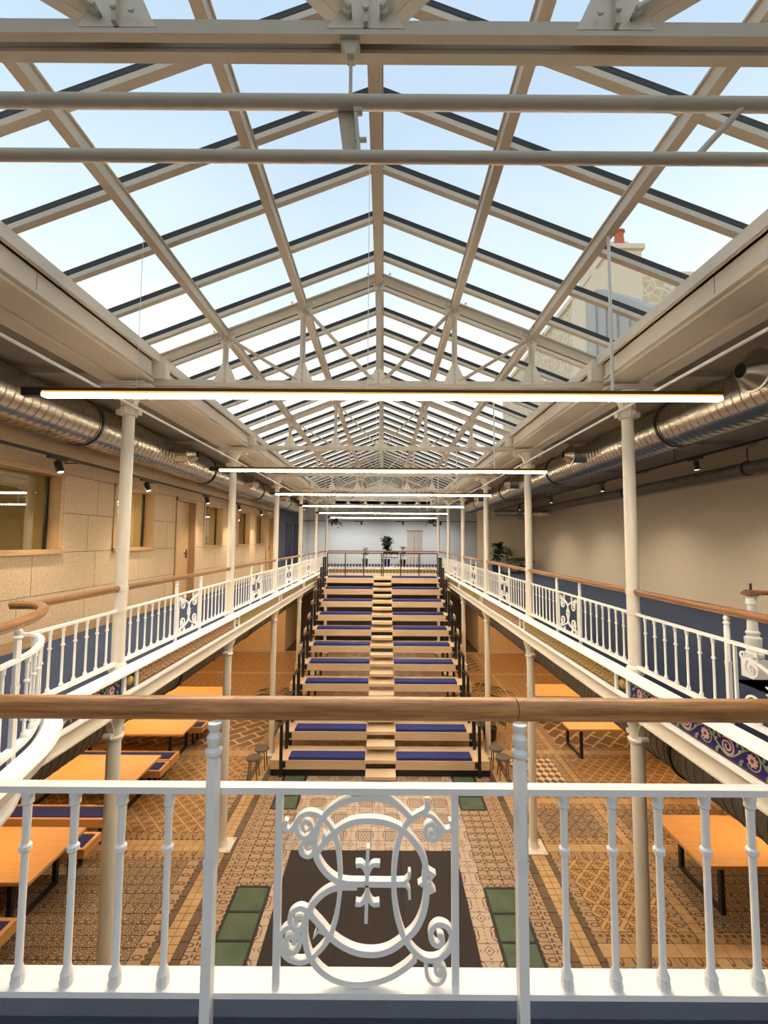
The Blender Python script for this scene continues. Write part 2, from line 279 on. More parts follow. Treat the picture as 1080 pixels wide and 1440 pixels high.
# ---------------------------------------------------------------- mesh helpers
class MB:
    def __init__(s): s.v = []; s.f = []
    def add(s, vs, fs):
        o = len(s.v); s.v += [tuple(q) for q in vs]; s.f += [tuple(i+o for i in f) for f in fs]; return s
    def box(s, x0, x1, y0, y1, z0, z1):
        if x0 > x1: x0, x1 = x1, x0
        if y0 > y1: y0, y1 = y1, y0
        if z0 > z1: z0, z1 = z1, z0
        return s.add([(x0,y0,z0),(x1,y0,z0),(x1,y1,z0),(x0,y1,z0),(x0,y0,z1),(x1,y0,z1),(x1,y1,z1),(x0,y1,z1)],
                     [(3,2,1,0),(4,5,6,7),(0,1,5,4),(1,2,6,5),(2,3,7,6),(3,0,4,7)])
    def bbox(s, x0, x1, y0, y1, z0, z1, b=0.01):
        # box with chamfered top edges
        return s.add([(x0,y0,z0),(x1,y0,z0),(x1,y1,z0),(x0,y1,z0),(x0,y0,z1-b),(x1,y0,z1-b),(x1,y1,z1-b),(x0,y1,z1-b),
                      (x0+b,y0+b,z1),(x1-b,y0+b,z1),(x1-b,y1-b,z1),(x0+b,y1-b,z1)],
                     [(3,2,1,0),(0,1,5,4),(1,2,6,5),(2,3,7,6),(3,0,4,7),(4,5,9,8),(5,6,10,9),(6,7,11,10),(7,4,8,11),(8,9,10,11)])
    def bar(s, p0, p1, w, h, up=(0,0,1)):
        # rectangular bar between two points: w across, h along up
        p0, p1 = Vector(p0), Vector(p1); d = (p1-p0).normalized(); u = Vector(up)
        a = d.cross(u); a = a.normalized() if a.length > 1e-6 else Vector((1,0,0)); b = a.cross(d).normalized()
        vs = [p + a*i*w/2 + b*j*h/2 for p in (p0, p1) for i, j in ((-1,-1),(1,-1),(1,1),(-1,1))]
        return s.add(vs, [(0,1,2,3),(7,6,5,4),(0,4,5,1),(1,5,6,2),(2,6,7,3),(3,7,4,0)])
    def cyl(s, p0, p1, r0, r1=None, n=10, cap=True):
        r1 = r0 if r1 is None else r1; p0, p1 = Vector(p0), Vector(p1); d = (p1-p0).normalized()
        a = d.cross(Vector((0,0,1))); a = a.normalized() if a.length > 1e-4 else Vector((1,0,0)); b = d.cross(a)
        vs = [p + (a*math.cos(2*PI*k/n) + b*math.sin(2*PI*k/n))*r for p, r in ((p0,r0),(p1,r1)) for k in range(n)]
        fs = [(k, (k+1) % n, n+(k+1) % n, n+k) for k in range(n)]
        if cap: fs += [tuple(reversed(range(n))), tuple(range(n, 2*n))]
        return s.add(vs, fs)
    def lathe(s, prof, c=(0,0,0), n=12, axis='Z', cap=True):
        c = Vector(c); vs = []; m = len(prof)
        for r, h in prof:
            for k in range(n):
                a = 2*PI*k/n; q = (r*math.cos(a), r*math.sin(a), h)
                if axis == 'Y': q = (q[0], h, q[1])
                if axis == 'X': q = (h, q[0], q[1])
                vs.append(c + Vector(q))
        fs = [(i*n+k, i*n+(k+1) % n, (i+1)*n+(k+1) % n, (i+1)*n+k) for i in range(m-1) for k in range(n)]
        if cap: fs += [tuple(reversed(range(n))), tuple((m-1)*n+k for k in range(n))]
        return s.add(vs, fs)
    def prism(s, poly, z0, z1):
        n = len(poly); vs = [(x, y, z0) for x, y in poly] + [(x, y, z1) for x, y in poly]
        return s.add(vs, [tuple(reversed(range(n))), tuple(range(n, 2*n))] + [(k, (k+1) % n, n+(k+1) % n, n+k) for k in range(n)])
    def extr(s, poly, y0, y1, plane='XZ'):
        # polygon in XZ extruded along Y, or in YZ extruded along X
        n = len(poly); f = (lambda a, b, t: (a, t, b)) if plane == 'XZ' else (lambda a, b, t: (t, a, b))
        vs = [f(a, b, y0) for a, b in poly] + [f(a, b, y1) for a, b in poly]
        return s.add(vs, [tuple(reversed(range(n))), tuple(range(n, 2*n))] + [(k, (k+1) % n, n+(k+1) % n, n+k) for k in range(n)])
    def sweep(s, path, sec, closed=False):
        # section (across, up) swept along a horizontal path of 3-D points
        path = [Vector(p) for p in path]; n = len(path); m = len(sec); vs = []
        for i, p in enumerate(path):
            a = path[(i-1) % n] if (i > 0 or closed) else p; b = path[(i+1) % n] if (i < n-1 or closed) else p
            d = (b-a); d.z = 0; d.normalize(); side = Vector((d.y, -d.x, 0))
            k = 1.0
            if 0 < i < n-1:
                d1 = (p-path[i-1]).normalized(); d2 = (path[i+1]-p).normalized(); c = max(0.3, math.cos(d1.angle(d2)/2)); k = 1/c
            vs += [p + side*u*k + Vector((0,0,v)) for u, v in sec]
        fs = [(i*m+j, i*m+(j+1) % m, ((i+1) % n)*m+(j+1) % m, ((i+1) % n)*m+j) for i in range(n if closed else n-1) for j in range(m)]
        if not closed: fs += [tuple(reversed(range(m))), tuple((n-1)*m+j for j in range(m))]
        return s.add(vs, fs)
    def ribbon(s, pts, w, d0, d1, fn):
        # flat bar following a 2-D line; w width or list; fn(a, b, depth) -> 3-D point
        n = len(pts); pts = [Vector(p) for p in pts]; W = w if isinstance(w, (list, tuple)) else [w]*n; vs = []
        for i, p in enumerate(pts):
            d = (pts[min(i+1, n-1)] - pts[max(i-1, 0)]); d = d.normalized() if d.length > 1e-9 else Vector((1, 0)); q = Vector((-d.y, d.x))*W[i]/2
            for a in (p+q, p-q):
                for t in (d0, d1): vs.append(fn(a.x, a.y, t))
        fs = []
        for i in range(n-1):
            o, k = i*4, i*4+4
            fs += [(o, k, k+2, o+2), (o+3, k+3, k+1, o+1), (o+1, k+1, k, o), (o+2, k+2, k+3, o+3)]
        fs += [(0, 2, 3, 1), ((n-1)*4+1, (n-1)*4+3, (n-1)*4+2, (n-1)*4)]
        return s.add(vs, fs)
    def mesh(s, name, smooth=True):
        me = bpy.data.meshes.new(name); me.from_pydata(s.v, [], s.f)
        bm = bmesh.new(); bm.from_mesh(me); bmesh.ops.recalc_face_normals(bm, faces=bm.faces); bm.to_mesh(me); bm.free()
        if smooth:
            me.polygons.foreach_set('use_smooth', [True]*len(me.polygons)); me.set_sharp_from_angle(angle=0.6)
        return me

def spline(pts, k=6):
    # Catmull-Rom through 2-D points
    P = [Vector(p) for p in pts]; out = []
    for i in range(len(P)-1):
        a = P[max(i-1, 0)]; b = P[i]; c = P[i+1]; d = P[min(i+2, len(P)-1)]
        for j in range(k):
            t = j/k; out.append(0.5*((2*b) + (c-a)*t + (2*a-5*b+4*c-d)*t*t + (3*b-a-3*c+d)*t*t*t))
    out.append(P[-1]); return out

# ---------------------------------------------------------------- object helpers
WM = {}
def link(o, parent=None, basis=None):
    COL.objects.link(o); basis = basis or Matrix.Identity(4)
    if parent is not None:
        o.parent = parent; o.matrix_parent_inverse = WM[parent].inverted()
    o.matrix_basis = basis; WM[o] = basis.copy(); return o
def part(name, mb, mat, parent, loc=None, rot=None, kind=None, label=None, smooth=True):
    me = mb.mesh(name, smooth) if isinstance(mb, MB) else mb
    if mat is not None and not me.materials: me.materials.append(M[mat] if isinstance(mat, str) else mat)
    o = bpy.data.objects.new(name, me); b = Matrix.Translation(loc or (0,0,0))
    if rot is not None: b = b @ rot
    link(o, parent, b)
    if kind: o['kind'] = kind
    if label: o['label'] = label
    return o
def thing(name, label, cat, loc=(0,0,0), group=None, rot=None):
    o = bpy.data.objects.new(name, None); o.empty_display_size = 0.1; b = Matrix.Translation(loc)
    if rot is not None: b = b @ rot
    link(o, None, b)
    o['label'] = label; o['category'] = cat
    if group: o['group'] = group
    return o
def single(name, mb, mat, label, cat, group=None, loc=None, rot=None):
    o = part(name, mb, mat, None, loc, rot); o['label'] = label; o['category'] = cat
    if group: o['group'] = group
    return o
def struct(name, mb, mat, label=None):
    o = part(name, mb, mat, None); o['kind'] = 'structure'
    if label: o['label'] = label
    return o
def struct_empty(name, loc=(0,0,0), label=None):
    o = bpy.data.objects.new(name, None); o.empty_display_size = 0.1; link(o, None, Matrix.Translation(loc)); o['kind'] = 'structure'
    if label: o['label'] = label
    return o
ORD = ['first', 'second', 'third', 'fourth', 'fifth', 'sixth', 'seventh', 'eighth', 'ninth', 'tenth', 'eleventh']
SIDE = {-1: 'left', 1: 'right'}

BAY = 3.27; CY = [4.62 + BAY*k for k in range(-2, 6)]      # column lines; index 2 is the first in view
GZ = 3.93                                                  # gallery floor
Y_NEAR, Y_END = -2.6, 25.4
XL, XR = -4.4, 6.9

# ================================================================ structure
# --- ground floor
fl = struct('floor', MB().box(-7.6, 7.6, Y_NEAR, 25.4, -0.12, -0.012), 'grout', 'patterned encaustic tile floor of the ground level')
ZN = []
def zone(x0, x1, y0, y1, mat, tx, ty=None): ZN.append((x0, x1, y0, y1, mat, tx, ty or tx))
for s in (-1, 1):
    for (a, b, m, t) in ((2.46, 2.59, 't_dark', 0.13), (2.59, 2.83, 't_cream', 0.12), (2.83, 2.92, 't_dark', 0.09)):
        x0, x1 = sorted((s*a, s*b)); zone(x0, x1, 3.4, 21.0, m, t, 0.24 if m != 't_cream' else 0.12)
    for (y0, y1) in ((3.4, 5.65), (7.0, 8.93), (10.27, 21.0)):
        x0, x1 = sorted((s*1.62, s*2.14)); zone(x0, x1, y0, y1, 't_band', 0.1733, 0.17)
    x0, x1 = sorted((s*2.14, s*2.46)); zone(x0, x1, 3.4, 21.0, 't_band', 0.16, 0.17)
zone(-1.62, 1.62, 7.79, 21.0, 't_rosette', 0.245)
zone(-1.62, -1.49, 3.4, 7.79, 't_rosette', 0.245); zone(1.33, 1.62, 3.4, 7.79, 't_rosette', 0.245)
def carpet_rect(x0, x1, y0, y1, mat, t, b=0.2):
    zone(x0, x1, y0, y0+b, 't_bandx', t, b); zone(x0, x1, y1-b, y1, 't_bandx', t, b)
    zone(x0, x0+b, y0+b, y1-b, 't_band', b, 0.17); zone(x1-b, x1, y0+b, y1-b, 't_band', b, 0.17)
    zone(x0+b, x1-b, y0+b, y1-b, mat, t)
# left aisle
ycs = [4.62, 7.89, 11.16, 14.43, 17.7, 21.0]
for i, m in enumerate(('t_damask', 't_lattice', 't_links', 't_orn', 't_orn')):
    y0, y1 = ycs[i]+0.14, ycs[i+1]-0.14
    carpet_rect(-7.6, -2.92, y0, y1, m, {'t_damask': 0.17, 't_lattice': 0.23, 't_links': 0.17, 't_orn': 0.26}[m])
    zone(-7.6, -2.92, y1, y1+0.28, 't_cream', 0.14)
zone(-7.6, -2.92, 3.4, 4.62-0.14, 't_damask', 0.17); zone(-7.6, -2.92, 4.48, 4.76, 't_cream', 0.14)
# right aisle
yr = [3.6, 6.0, 7.89, 9.25, 11.3, 14.43, 17.7, 21.0]
for i, (m, m2) in enumerate((('t_damask', 't_lattice2'), ('t_lattice', 't_damask'), ('t_lattice2', 't_lattice2'), ('t_check', 't_lattice'), ('t_orn', 't_links'), ('t_orn', 't_orn'), ('t_links', 't_orn'))):
    y0, y1 = yr[i]+0.1, yr[i+1]-0.1; T = {'t_damask': 0.17, 't_lattice': 0.23, 't_lattice2': 0.23, 't_links': 0.17, 't_orn': 0.26, 't_check': 0.21}
    carpet_rect(2.92, 4.32, y0, y1, m, T[m], 0.17); carpet_rect(4.48, 7.6, y0, y1, m2, T[m2], 0.17)
    zone(4.32, 4.48, y0, y1, 't_cream', 0.16); zone(2.92, 7.6, y1, y1+0.2, 't_cream', 0.2)
TILE_ME = {}; cand = []; stuffm = {}
def tile_mesh(w, h, mat):
    k = (round(w, 3), round(h, 3), mat)
    if k not in TILE_ME:
        b = 0.0025; me = MB().add([(b, b, -0.012), (w-b, b, -0.012), (w-b, h-b, -0.012), (b, h-b, -0.012), (2*b, 2*b, 0), (w-2*b, 2*b, 0), (w-2*b, h-2*b, 0), (2*b, h-2*b, 0)],
            [(4, 5, 6, 7), (0, 1, 5, 4), (1, 2, 6, 5), (2, 3, 7, 6), (3, 0, 4, 7)]).mesh('tile', False)
        me.materials.append(M[mat]); TILE_ME[k] = me
    return TILE_ME[k]
def in_view(x, y):
    u = (x-0.07)/y
    return abs(u) < 0.84 and y > 5.75 and not (abs(x) > 4.5 and y < 7.6 and x < 0)
for (x0, x1, y0, y1, mat, tx, ty) in ZN:
    yb = min(y1, 11.2)
    if y0 < yb:
        nx = max(1, round((x1-x0)/tx)); ny = max(1, round((yb-y0)/ty)); wx, wy = (x1-x0)/nx, (yb-y0)/ny
        for i in range(nx):
            for j in range(ny):
                x, y = x0+i*wx, y0+j*wy
                d = math.hypot(math.hypot(x-0.07, y), 5.3); size = min(wx, wy*5.3/d)/d
                cand.append((-(size) if in_view(x+wx/2, y+wy/2) else 1.0, x, y, wx, wy, mat))
    if y1 > max(y0, 11.2):
        stuffm.setdefault(mat, MB()).box(x0, x1, max(y0, 11.2), y1, -0.012, -0.0005)
cand.sort(key=lambda c: c[0])
for k, (s_, x, y, wx, wy, mat) in enumerate(cand):
    if k < 300:
        part('tile', tile_mesh(wx, wy, mat), mat, fl, (x, y, 0))
    else:
        b = 0.0025; stuffm.setdefault(mat, MB()).add([(x+b, y+b, -0.012), (x+wx-b, y+b, -0.012), (x+wx-b, y+wy-b, -0.012), (x+b, y+wy-b, -0.012),
            (x+2*b, y+2*b, 0), (x+wx-2*b, y+2*b, 0), (x+wx-2*b, y+wy-2*b, 0), (x+2*b, y+wy-2*b, 0)], [(4, 5, 6, 7), (0, 1, 5, 4), (1, 2, 6, 5), (2, 3, 7, 6), (3, 0, 4, 7)])
for mat, mb in stuffm.items(): part('tiles', mb, mat, fl, kind='stuff', smooth=False)
# green glass lights let into the floor
for s in (-1, 1):
    for (y0, y1) in ((5.65, 7.0), (8.93, 10.27)):
        x0, x1 = sorted((s*1.64, s*2.13)); h = (y1-y0)/3
        fr = MB(); fr.box(x0-0.02, x0+0.02, y0, y1, -0.012, 0.004); fr.box(x1-0.02, x1+0.02, y0, y1, -0.012, 0.004)
        for k in range(4): fr.box(x0+0.02, x1-0.02, y0+k*h-0.018, y0+k*h+0.018, -0.012, 0.004)
        fo = part('light_frame', fr, 'black', fl)
        for k in range(3): part('glass_pane', MB().box(x0+0.02, x1-0.02, y0+k*h+0.018, y0+(k+1)*h-0.018, -0.011, -0.002), 'floor_glass', fo)

# --- gallery floors (carpet on slab)
nose = [(-2.75,3.45),(-2.62,3.42),(-2.46,3.27),(-2.34,3.09),(-2.23,2.87),(-2.14,2.56),(-2.08,2.3),(-2.05,2.0),(-1.99,1.7),(-1.84,1.48),(-1.6,1.39),(-1.3,1.38)]
nose_s = [tuple(p) for p in spline(nose, 4)]
def offset(path, d):
    out = []
    for i, p in enumerate(path):
        a = Vector(path[max(i-1, 0)]); b = Vector(path[min(i+1, len(path)-1)]); t = (b-a).normalized(); out.append((p[0]-t.y*d, p[1]+t.x*d))
    return out
# void edge lies to the left of the direction of travel (towards the void)
edge_l = offset(nose_s, 0.03)
fo = MB()
fo.prism([(XL, Y_NEAR), (-1.3, Y_NEAR), (-1.3, 1.41)] + list(reversed(edge_l[1:-1])) + [(-2.70, 3.50), (-2.64, 3.50), (-2.64, Y_END), (XL, Y_END)], 3.82, GZ)
o = struct('floor_left_gallery', fo, 'carpet', 'blue carpeted left gallery floor')
SW = (3.60, 5.10, 3.10, 4.42)      # stairwell opening in the right gallery
fo = MB(); fo.box(2.64, SW[0], Y_NEAR, Y_END, 3.55, GZ); fo.box(SW[1], XR, Y_NEAR, Y_END, 3.55, GZ)
fo.box(SW[0], SW[1], Y_NEAR, SW[2], 3.55, GZ); fo.box(SW[0], SW[1], SW[3], Y_END, 3.55, GZ)
struct('floor_right_gallery', fo, 'carpet', 'blue carpeted right gallery floor')
struct('floor_near_gallery', MB().box(-1.3, 2.64, Y_NEAR, 1.398, 3.55, GZ), 'carpet', 'blue carpet in front of the near railing')
struct('floor_far_gallery', MB().box(-2.64, 2.64, 20.97, Y_END, 3.55, GZ), 'carpet', 'blue carpeted far gallery floor')
ug = MB()
for s in (-1, 1):
    x0, x1 = sorted((s*2.66, s*7.6)); ug.box(x0, x1, Y_NEAR, 25.4, 3.50, 3.549)
ug.box(-2.66, 2.66, 21.0, 25.4, 3.50, 3.549)
struct('ceiling_ground', ug, 'ceiling')

# --- outer walls
def wall_with_holes(mb, x0, x1, y0, y1, z0, z1, holes):
    ys = sorted({y0, y1} | {v for h in holes for v in h[:2]})
    for a, b in zip(ys, ys[1:]):
        hs = [h for h in holes if h[0] <= a + 1e-6 and h[1] >= b - 1e-6]
        if not hs: mb.box(x0, x1, a, b, z0, z1)
        else:
            h = hs[0]
            if h[2] > z0 + 1e-6: mb.box(x0, x1, a, b, z0, h[2])
            if h[3] < z1 - 1e-6: mb.box(x0, x1, a, b, h[3], z1)
WIN = [(2.9, 5.98), (7.15, 8.36), (10.74, 11.95), (13.2, 14.4), (15.05, 16.25)]
WZ = (5.11, 6.20)
DOORS = [(9.27, 10.25), (16.40, 17.55)]
holes = [(a, b, *WZ) for a, b in WIN] + [(a, b, GZ, 6.20) for a, b in DOORS]
mb = MB(); wall_with_holes(mb, -4.56, -4.40, Y_NEAR, 18.37, GZ, 7.15, holes)
wl = struct('wall_left', mb, 'dark', 'beige wood fibre panelled wall of the left gallery')
rows = [(4.06, 4.565, 6.53), (4.565, 5.11, 5.53), (5.11, 5.655, 6.53), (5.655, 6.2, 5.53), (6.2, 6.745, 6.55), (6.745, 7.15, 5.55)]
for (z0, z1, ph) in rows:
    L = 1.2 if z0 < 6 else 2.0; k = math.floor((0.0-ph)/L)
    while ph + k*L < 18.37:
        segs = [(max(ph+k*L, Y_NEAR), min(ph+(k+1)*L, 18.37))]
        for (a, b, c, d) in holes:
            if c < z1-0.01 and d > z0+0.01:
                ns = []
                for (p, q) in segs:
                    if b <= p or a >= q: ns.append((p, q)); continue
                    if a > p: ns.append((p, a))
                    if b < q: ns.append((b, q))
                segs = ns
        for (p, q) in segs:
            if q - p > 0.02: part('panel', MB().box(-4.40, -4.386, p+0.004, q-0.004, z0+0.004, z1-0.004), 'panel', wl, smooth=False)
        k += 1
bbm = MB(); prev = Y_NEAR
for (a, b) in DOORS + [(18.37, 18.37)]:
    bbm.box(-4.40, -4.375, prev, a, GZ, 4.06); prev = b
struct('baseboard_left', bbm, 'oak_frame')
for i, (a, b) in enumerate(WIN):
    wo_ = struct_empty('window_%d' % (i+1), (-4.45, (a+b)/2, WZ[0]), 'oak framed interior window in the left panelled wall')
    for nm, bx in (('frame', (a-0.02, a+0.05, *WZ)), ('frame', (b-0.05, b+0.02, *WZ))): part('window_frame', MB().box(-4.58, -4.365, *bx), 'oak_frame', wo_)
    part('window_frame', MB().box(-4.58, -4.36, a-0.02, b+0.02, WZ[1]-0.05, WZ[1]+0.02), 'oak_frame', wo_)
    part('window_sill', MB().box(-4.58, -4.34, a-0.02, b+0.02, WZ[0]-0.02, WZ[0]+0.04), 'oak_frame', wo_)
    part('glazing_bead', MB().box(-4.56, -4.53, b-0.085, b-0.05, WZ[0]+0.04, WZ[1]-0.05), 'black', wo_)
    part('pane', MB().box(-4.548, -4.54, a+0.05, b-0.05, WZ[0]+0.04, WZ[1]-0.05), 'win_glass', wo_)
for i, (a, b) in enumerate(DOORS):
    do = struct_empty('door_%d' % (i+1), (-4.45, (a+b)/2, GZ), 'oak door set back in the left panelled wall')
    for q in ((a, a+0.05), (b-0.05, b)): part('door_frame', MB().box(-4.58, -4.36, q[0], q[1], GZ, 6.2), 'oak_frame', do)
    part('door_frame', MB().box(-4.58, -4.36, a, b, 6.14, 6.22), 'oak_frame', do)
    lf = part('door_leaf', MB().box(-4.56, -4.52, a+0.05, b-0.05, GZ+0.01, 6.14), 'oak_z', do)
    part('door_handle', MB().cyl((-4.50, b-0.13, 4.98), (-4.50, b-0.27, 4.98), 0.012).cyl((-4.52, b-0.13, 4.98), (-4.50, b-0.13, 4.98), 0.012).box(-4.52, -4.512, b-0.16, b-0.11, 4.86, 5.06), 'black', lf)
# offices behind the panelled wall
of = MB(); of.box(-7.3, -7.2, Y_NEAR, 18.37, GZ, 7.15); of.box(-7.2, -4.56, Y_NEAR, 18.37, 3.55, GZ); of.box(-7.2, -4.56, Y_NEAR, 18.37, 7.05, 7.15)
for y in (Y_NEAR, 6.5, 9.0, 12.6, 18.27): of.box(-7.2, -4.56, y, y+0.1, GZ, 7.05)
struct('wall_office', of, 'office')
mb = MB(); bd = [(19.9, 20.75), (21.7, 22.5)]
mb.box(-4.56, -4.40, 18.37, 22.7, GZ, 7.15)
struct('wall_left_blue', mb, 'blue_wall', 'navy painted stretch of the left gallery wall')
for i, (a, b) in enumerate(bd):
    do = struct_empty('door_%d' % (3+i), (-4.40, (a+b)/2, GZ), 'dark navy door in the blue wall')
    part('door_leaf', MB().box(-4.40, -4.37, a, b, GZ, 6.05), 'blue_door', do)
    part('door_frame', MB().box(-4.40, -4.35, a-0.06, a, GZ, 6.11).box(-4.40, -4.35, b, b+0.06, GZ, 6.11).box(-4.40, -4.35, a, b, 6.05, 6.11), 'blue_wall', do)
struct('wall_left_white', MB().box(-4.56, -4.40, 22.7, Y_END, GZ, 7.15), 'plaster')
do = struct_empty('door_5', (-4.40, 24.1, GZ), 'white door by the far left corner')
lf = part('door_leaf', MB().box(-4.40, -4.375, 23.5, 24.6, GZ, 6.0), 'white', do)
part('door_frame', MB().box(-4.40, -4.36, 23.42, 23.5, GZ, 6.08).box(-4.40, -4.36, 24.6, 24.68, GZ, 6.08).box(-4.40, -4.36, 23.5, 24.6, 6.0, 6.08), 'white', do)
part('door_handle', MB().cyl((-4.35, 23.6, 4.95), (-4.35, 23.75, 4.95), 0.015).cyl((-4.375, 23.6, 4.95), (-4.35, 23.6, 4.95), 0.015), 'black', lf)
struct('wall_right', MB().box(XR, XR+0.15, Y_NEAR, Y_END, GZ, 7.15), 'plaster_warm', 'plain beige plaster wall of the right gallery')
struct('wall_right_end', MB().box(4.60, XR, 19.7, 21.1, GZ, 7.15), 'plaster_warm')
struct('wall_far', MB().box(-4.56, XR+0.15, Y_END, Y_END+0.15, GZ, 7.15), 'plaster_gable', 'pale far wall behind the far gallery')
mb = MB(); mb.box(-7.3, -3.9, Y_NEAR-0.15, Y_NEAR, 3.5, 8.3); mb.box(5.9, XR+0.15, Y_NEAR-0.15, Y_NEAR, 3.5, 8.3); mb.box(-3.9, 5.9, Y_NEAR-0.15, Y_NEAR, 3.5, 3.97); mb.box(-3.9, 5.9, Y_NEAR-0.15, Y_NEAR, 7.0, 8.3)
struct('wall_near', mb, 'plaster')
w6 = struct_empty('window_6', (1.0, Y_NEAR, 4.2), 'wide window added behind the camera for cool fill light')  # unseen window, added to throw cool light on the near railing
for k in range(8): part('mullion', MB().box(-3.93+k*1.4, -3.87+k*1.4, Y_NEAR-0.12, Y_NEAR-0.02, 3.97, 7.0), 'white', w6)
for z in (3.97, 6.94): part('window_frame', MB().box(-3.9, 5.9, Y_NEAR-0.125, Y_NEAR-0.015, z, z+0.06), 'white', w6)
for k in range(7): part('pane', MB().box(-3.87+k*1.4, -2.53+k*1.4, Y_NEAR-0.08, Y_NEAR-0.07, 4.03, 6.94), 'glass', w6)
gw = MB()
for s in (-1, 1):
    x0, x1 = sorted((s*7.6, s*7.75)); gw.box(x0, x1, Y_NEAR, 21.0, 0, 3.5)
    x0, x1 = sorted((s*4.6, s*7.75)); gw.box(x0, x1, 21.0, 25.4, 0, 3.5)
gw.box(-7.75, 7.75, Y_NEAR-0.1, Y_NEAR, 0, 3.5)
struct('wall_ground', gw, 'ground_wall')
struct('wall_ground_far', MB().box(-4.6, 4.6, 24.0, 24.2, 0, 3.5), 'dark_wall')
bbm = MB()
for s in (-1, 1):
    x0, x1 = sorted((s*4.6, s*7.6)); bbm.box(x0, x1, 20.97, 21.0, 0, 0.14)
struct('baseboard_ground', bbm, 'plaster_warm')

# --- gallery ceilings
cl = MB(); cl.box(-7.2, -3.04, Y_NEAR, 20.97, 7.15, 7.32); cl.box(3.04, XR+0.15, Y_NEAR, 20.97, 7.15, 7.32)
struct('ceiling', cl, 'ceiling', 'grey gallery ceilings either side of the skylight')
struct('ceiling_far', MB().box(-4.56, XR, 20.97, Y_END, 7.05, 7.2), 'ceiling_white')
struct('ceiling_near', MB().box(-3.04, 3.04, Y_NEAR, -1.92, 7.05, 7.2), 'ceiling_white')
rb = MB()
for y in [CY[i] for i in range(len(CY)-1)]:
    for s in (-1, 1):
        x0, x1 = (XL, -3.05) if s < 0 else (3.05, XR); rb.box(x0, x1, y-0.06, y+0.06, 7.08, 7.15)
struct('ceiling_rib', rb, 'ceiling')
for y, nm in ((20.97, 'wall_gable_far'), (-1.97, 'wall_gable_near')):
    struct(nm, MB().extr([(-2.62, 6.98), (2.62, 6.98), (2.62, 7.2), (0, 8.34), (-2.62, 7.2)], y, y+0.05), 'plaster_gable')

# ================================================================ skylight
def zr(x): return 8.24 - 0.397*abs(x)          # top of rafters and purlins
sky = thing('skylight', 'long pitched glass skylight with cream glazing bars over the hall', 'skylight', (0, 9.5, 7.3))
BY = []
y = CY[0] + 0.2725
while y < CY[-1]: BY.append(round(y, 4)); y += 0.545
for s in (-1, 1):
    for yb in BY:
        gb = part('glazing_bar', MB().bar((s*0.03, yb, zr(0.03)+0.018), (s*2.44, yb, zr(2.44)+0.018), 0.048, 0.036), 'truss', sky)
        part('gasket', MB().bar((s*0.03, yb, zr(0.03)+0.064), (s*2.44, yb, zr(2.44)+0.064), 0.03, 0.056), 'gasket', gb)
    for a, b in zip([CY[0]] + BY, BY + [CY[-1]]):
        x0, x1 = 0.05, 2.46; y0, y1 = a + 0.016, b - 0.016; t = 0.008; h = 0.066
        vs = [(s*x, q, zr(x)+h+dz) for dz in (0, t) for x, q in ((x0, y0), (x1, y0), (x1, y1), (x0, y1))]
        part('glass_pane', MB().add(vs, [(0,1,2,3),(4,5,6,7),(0,1,5,4),(1,2,6,5),(2,3,7,6),(3,0,4,7)]), 'glass', sky, smooth=False)
    for xp in (0.83, 1.67):
        part('purlin', MB().box(s*xp-0.032, s*xp+0.032, CY[0], CY[-1], zr(xp)-0.09, zr(xp)).box(s*xp-0.045, s*xp+0.045, CY[0], CY[-1], zr(xp)-0.012, zr(xp)), 'truss', sky)
    part('eave_strip', MB().box(s*2.36, s*2.45, CY[0], CY[-1], 7.205, 7.30), 'cream', sky)
part('ridge_beam', MB().box(-0.035, 0.035, CY[0], CY[-1], 8.10, 8.23).box(-0.05, 0.05, CY[0], CY[-1], 8.235, 8.335), 'truss', sky)

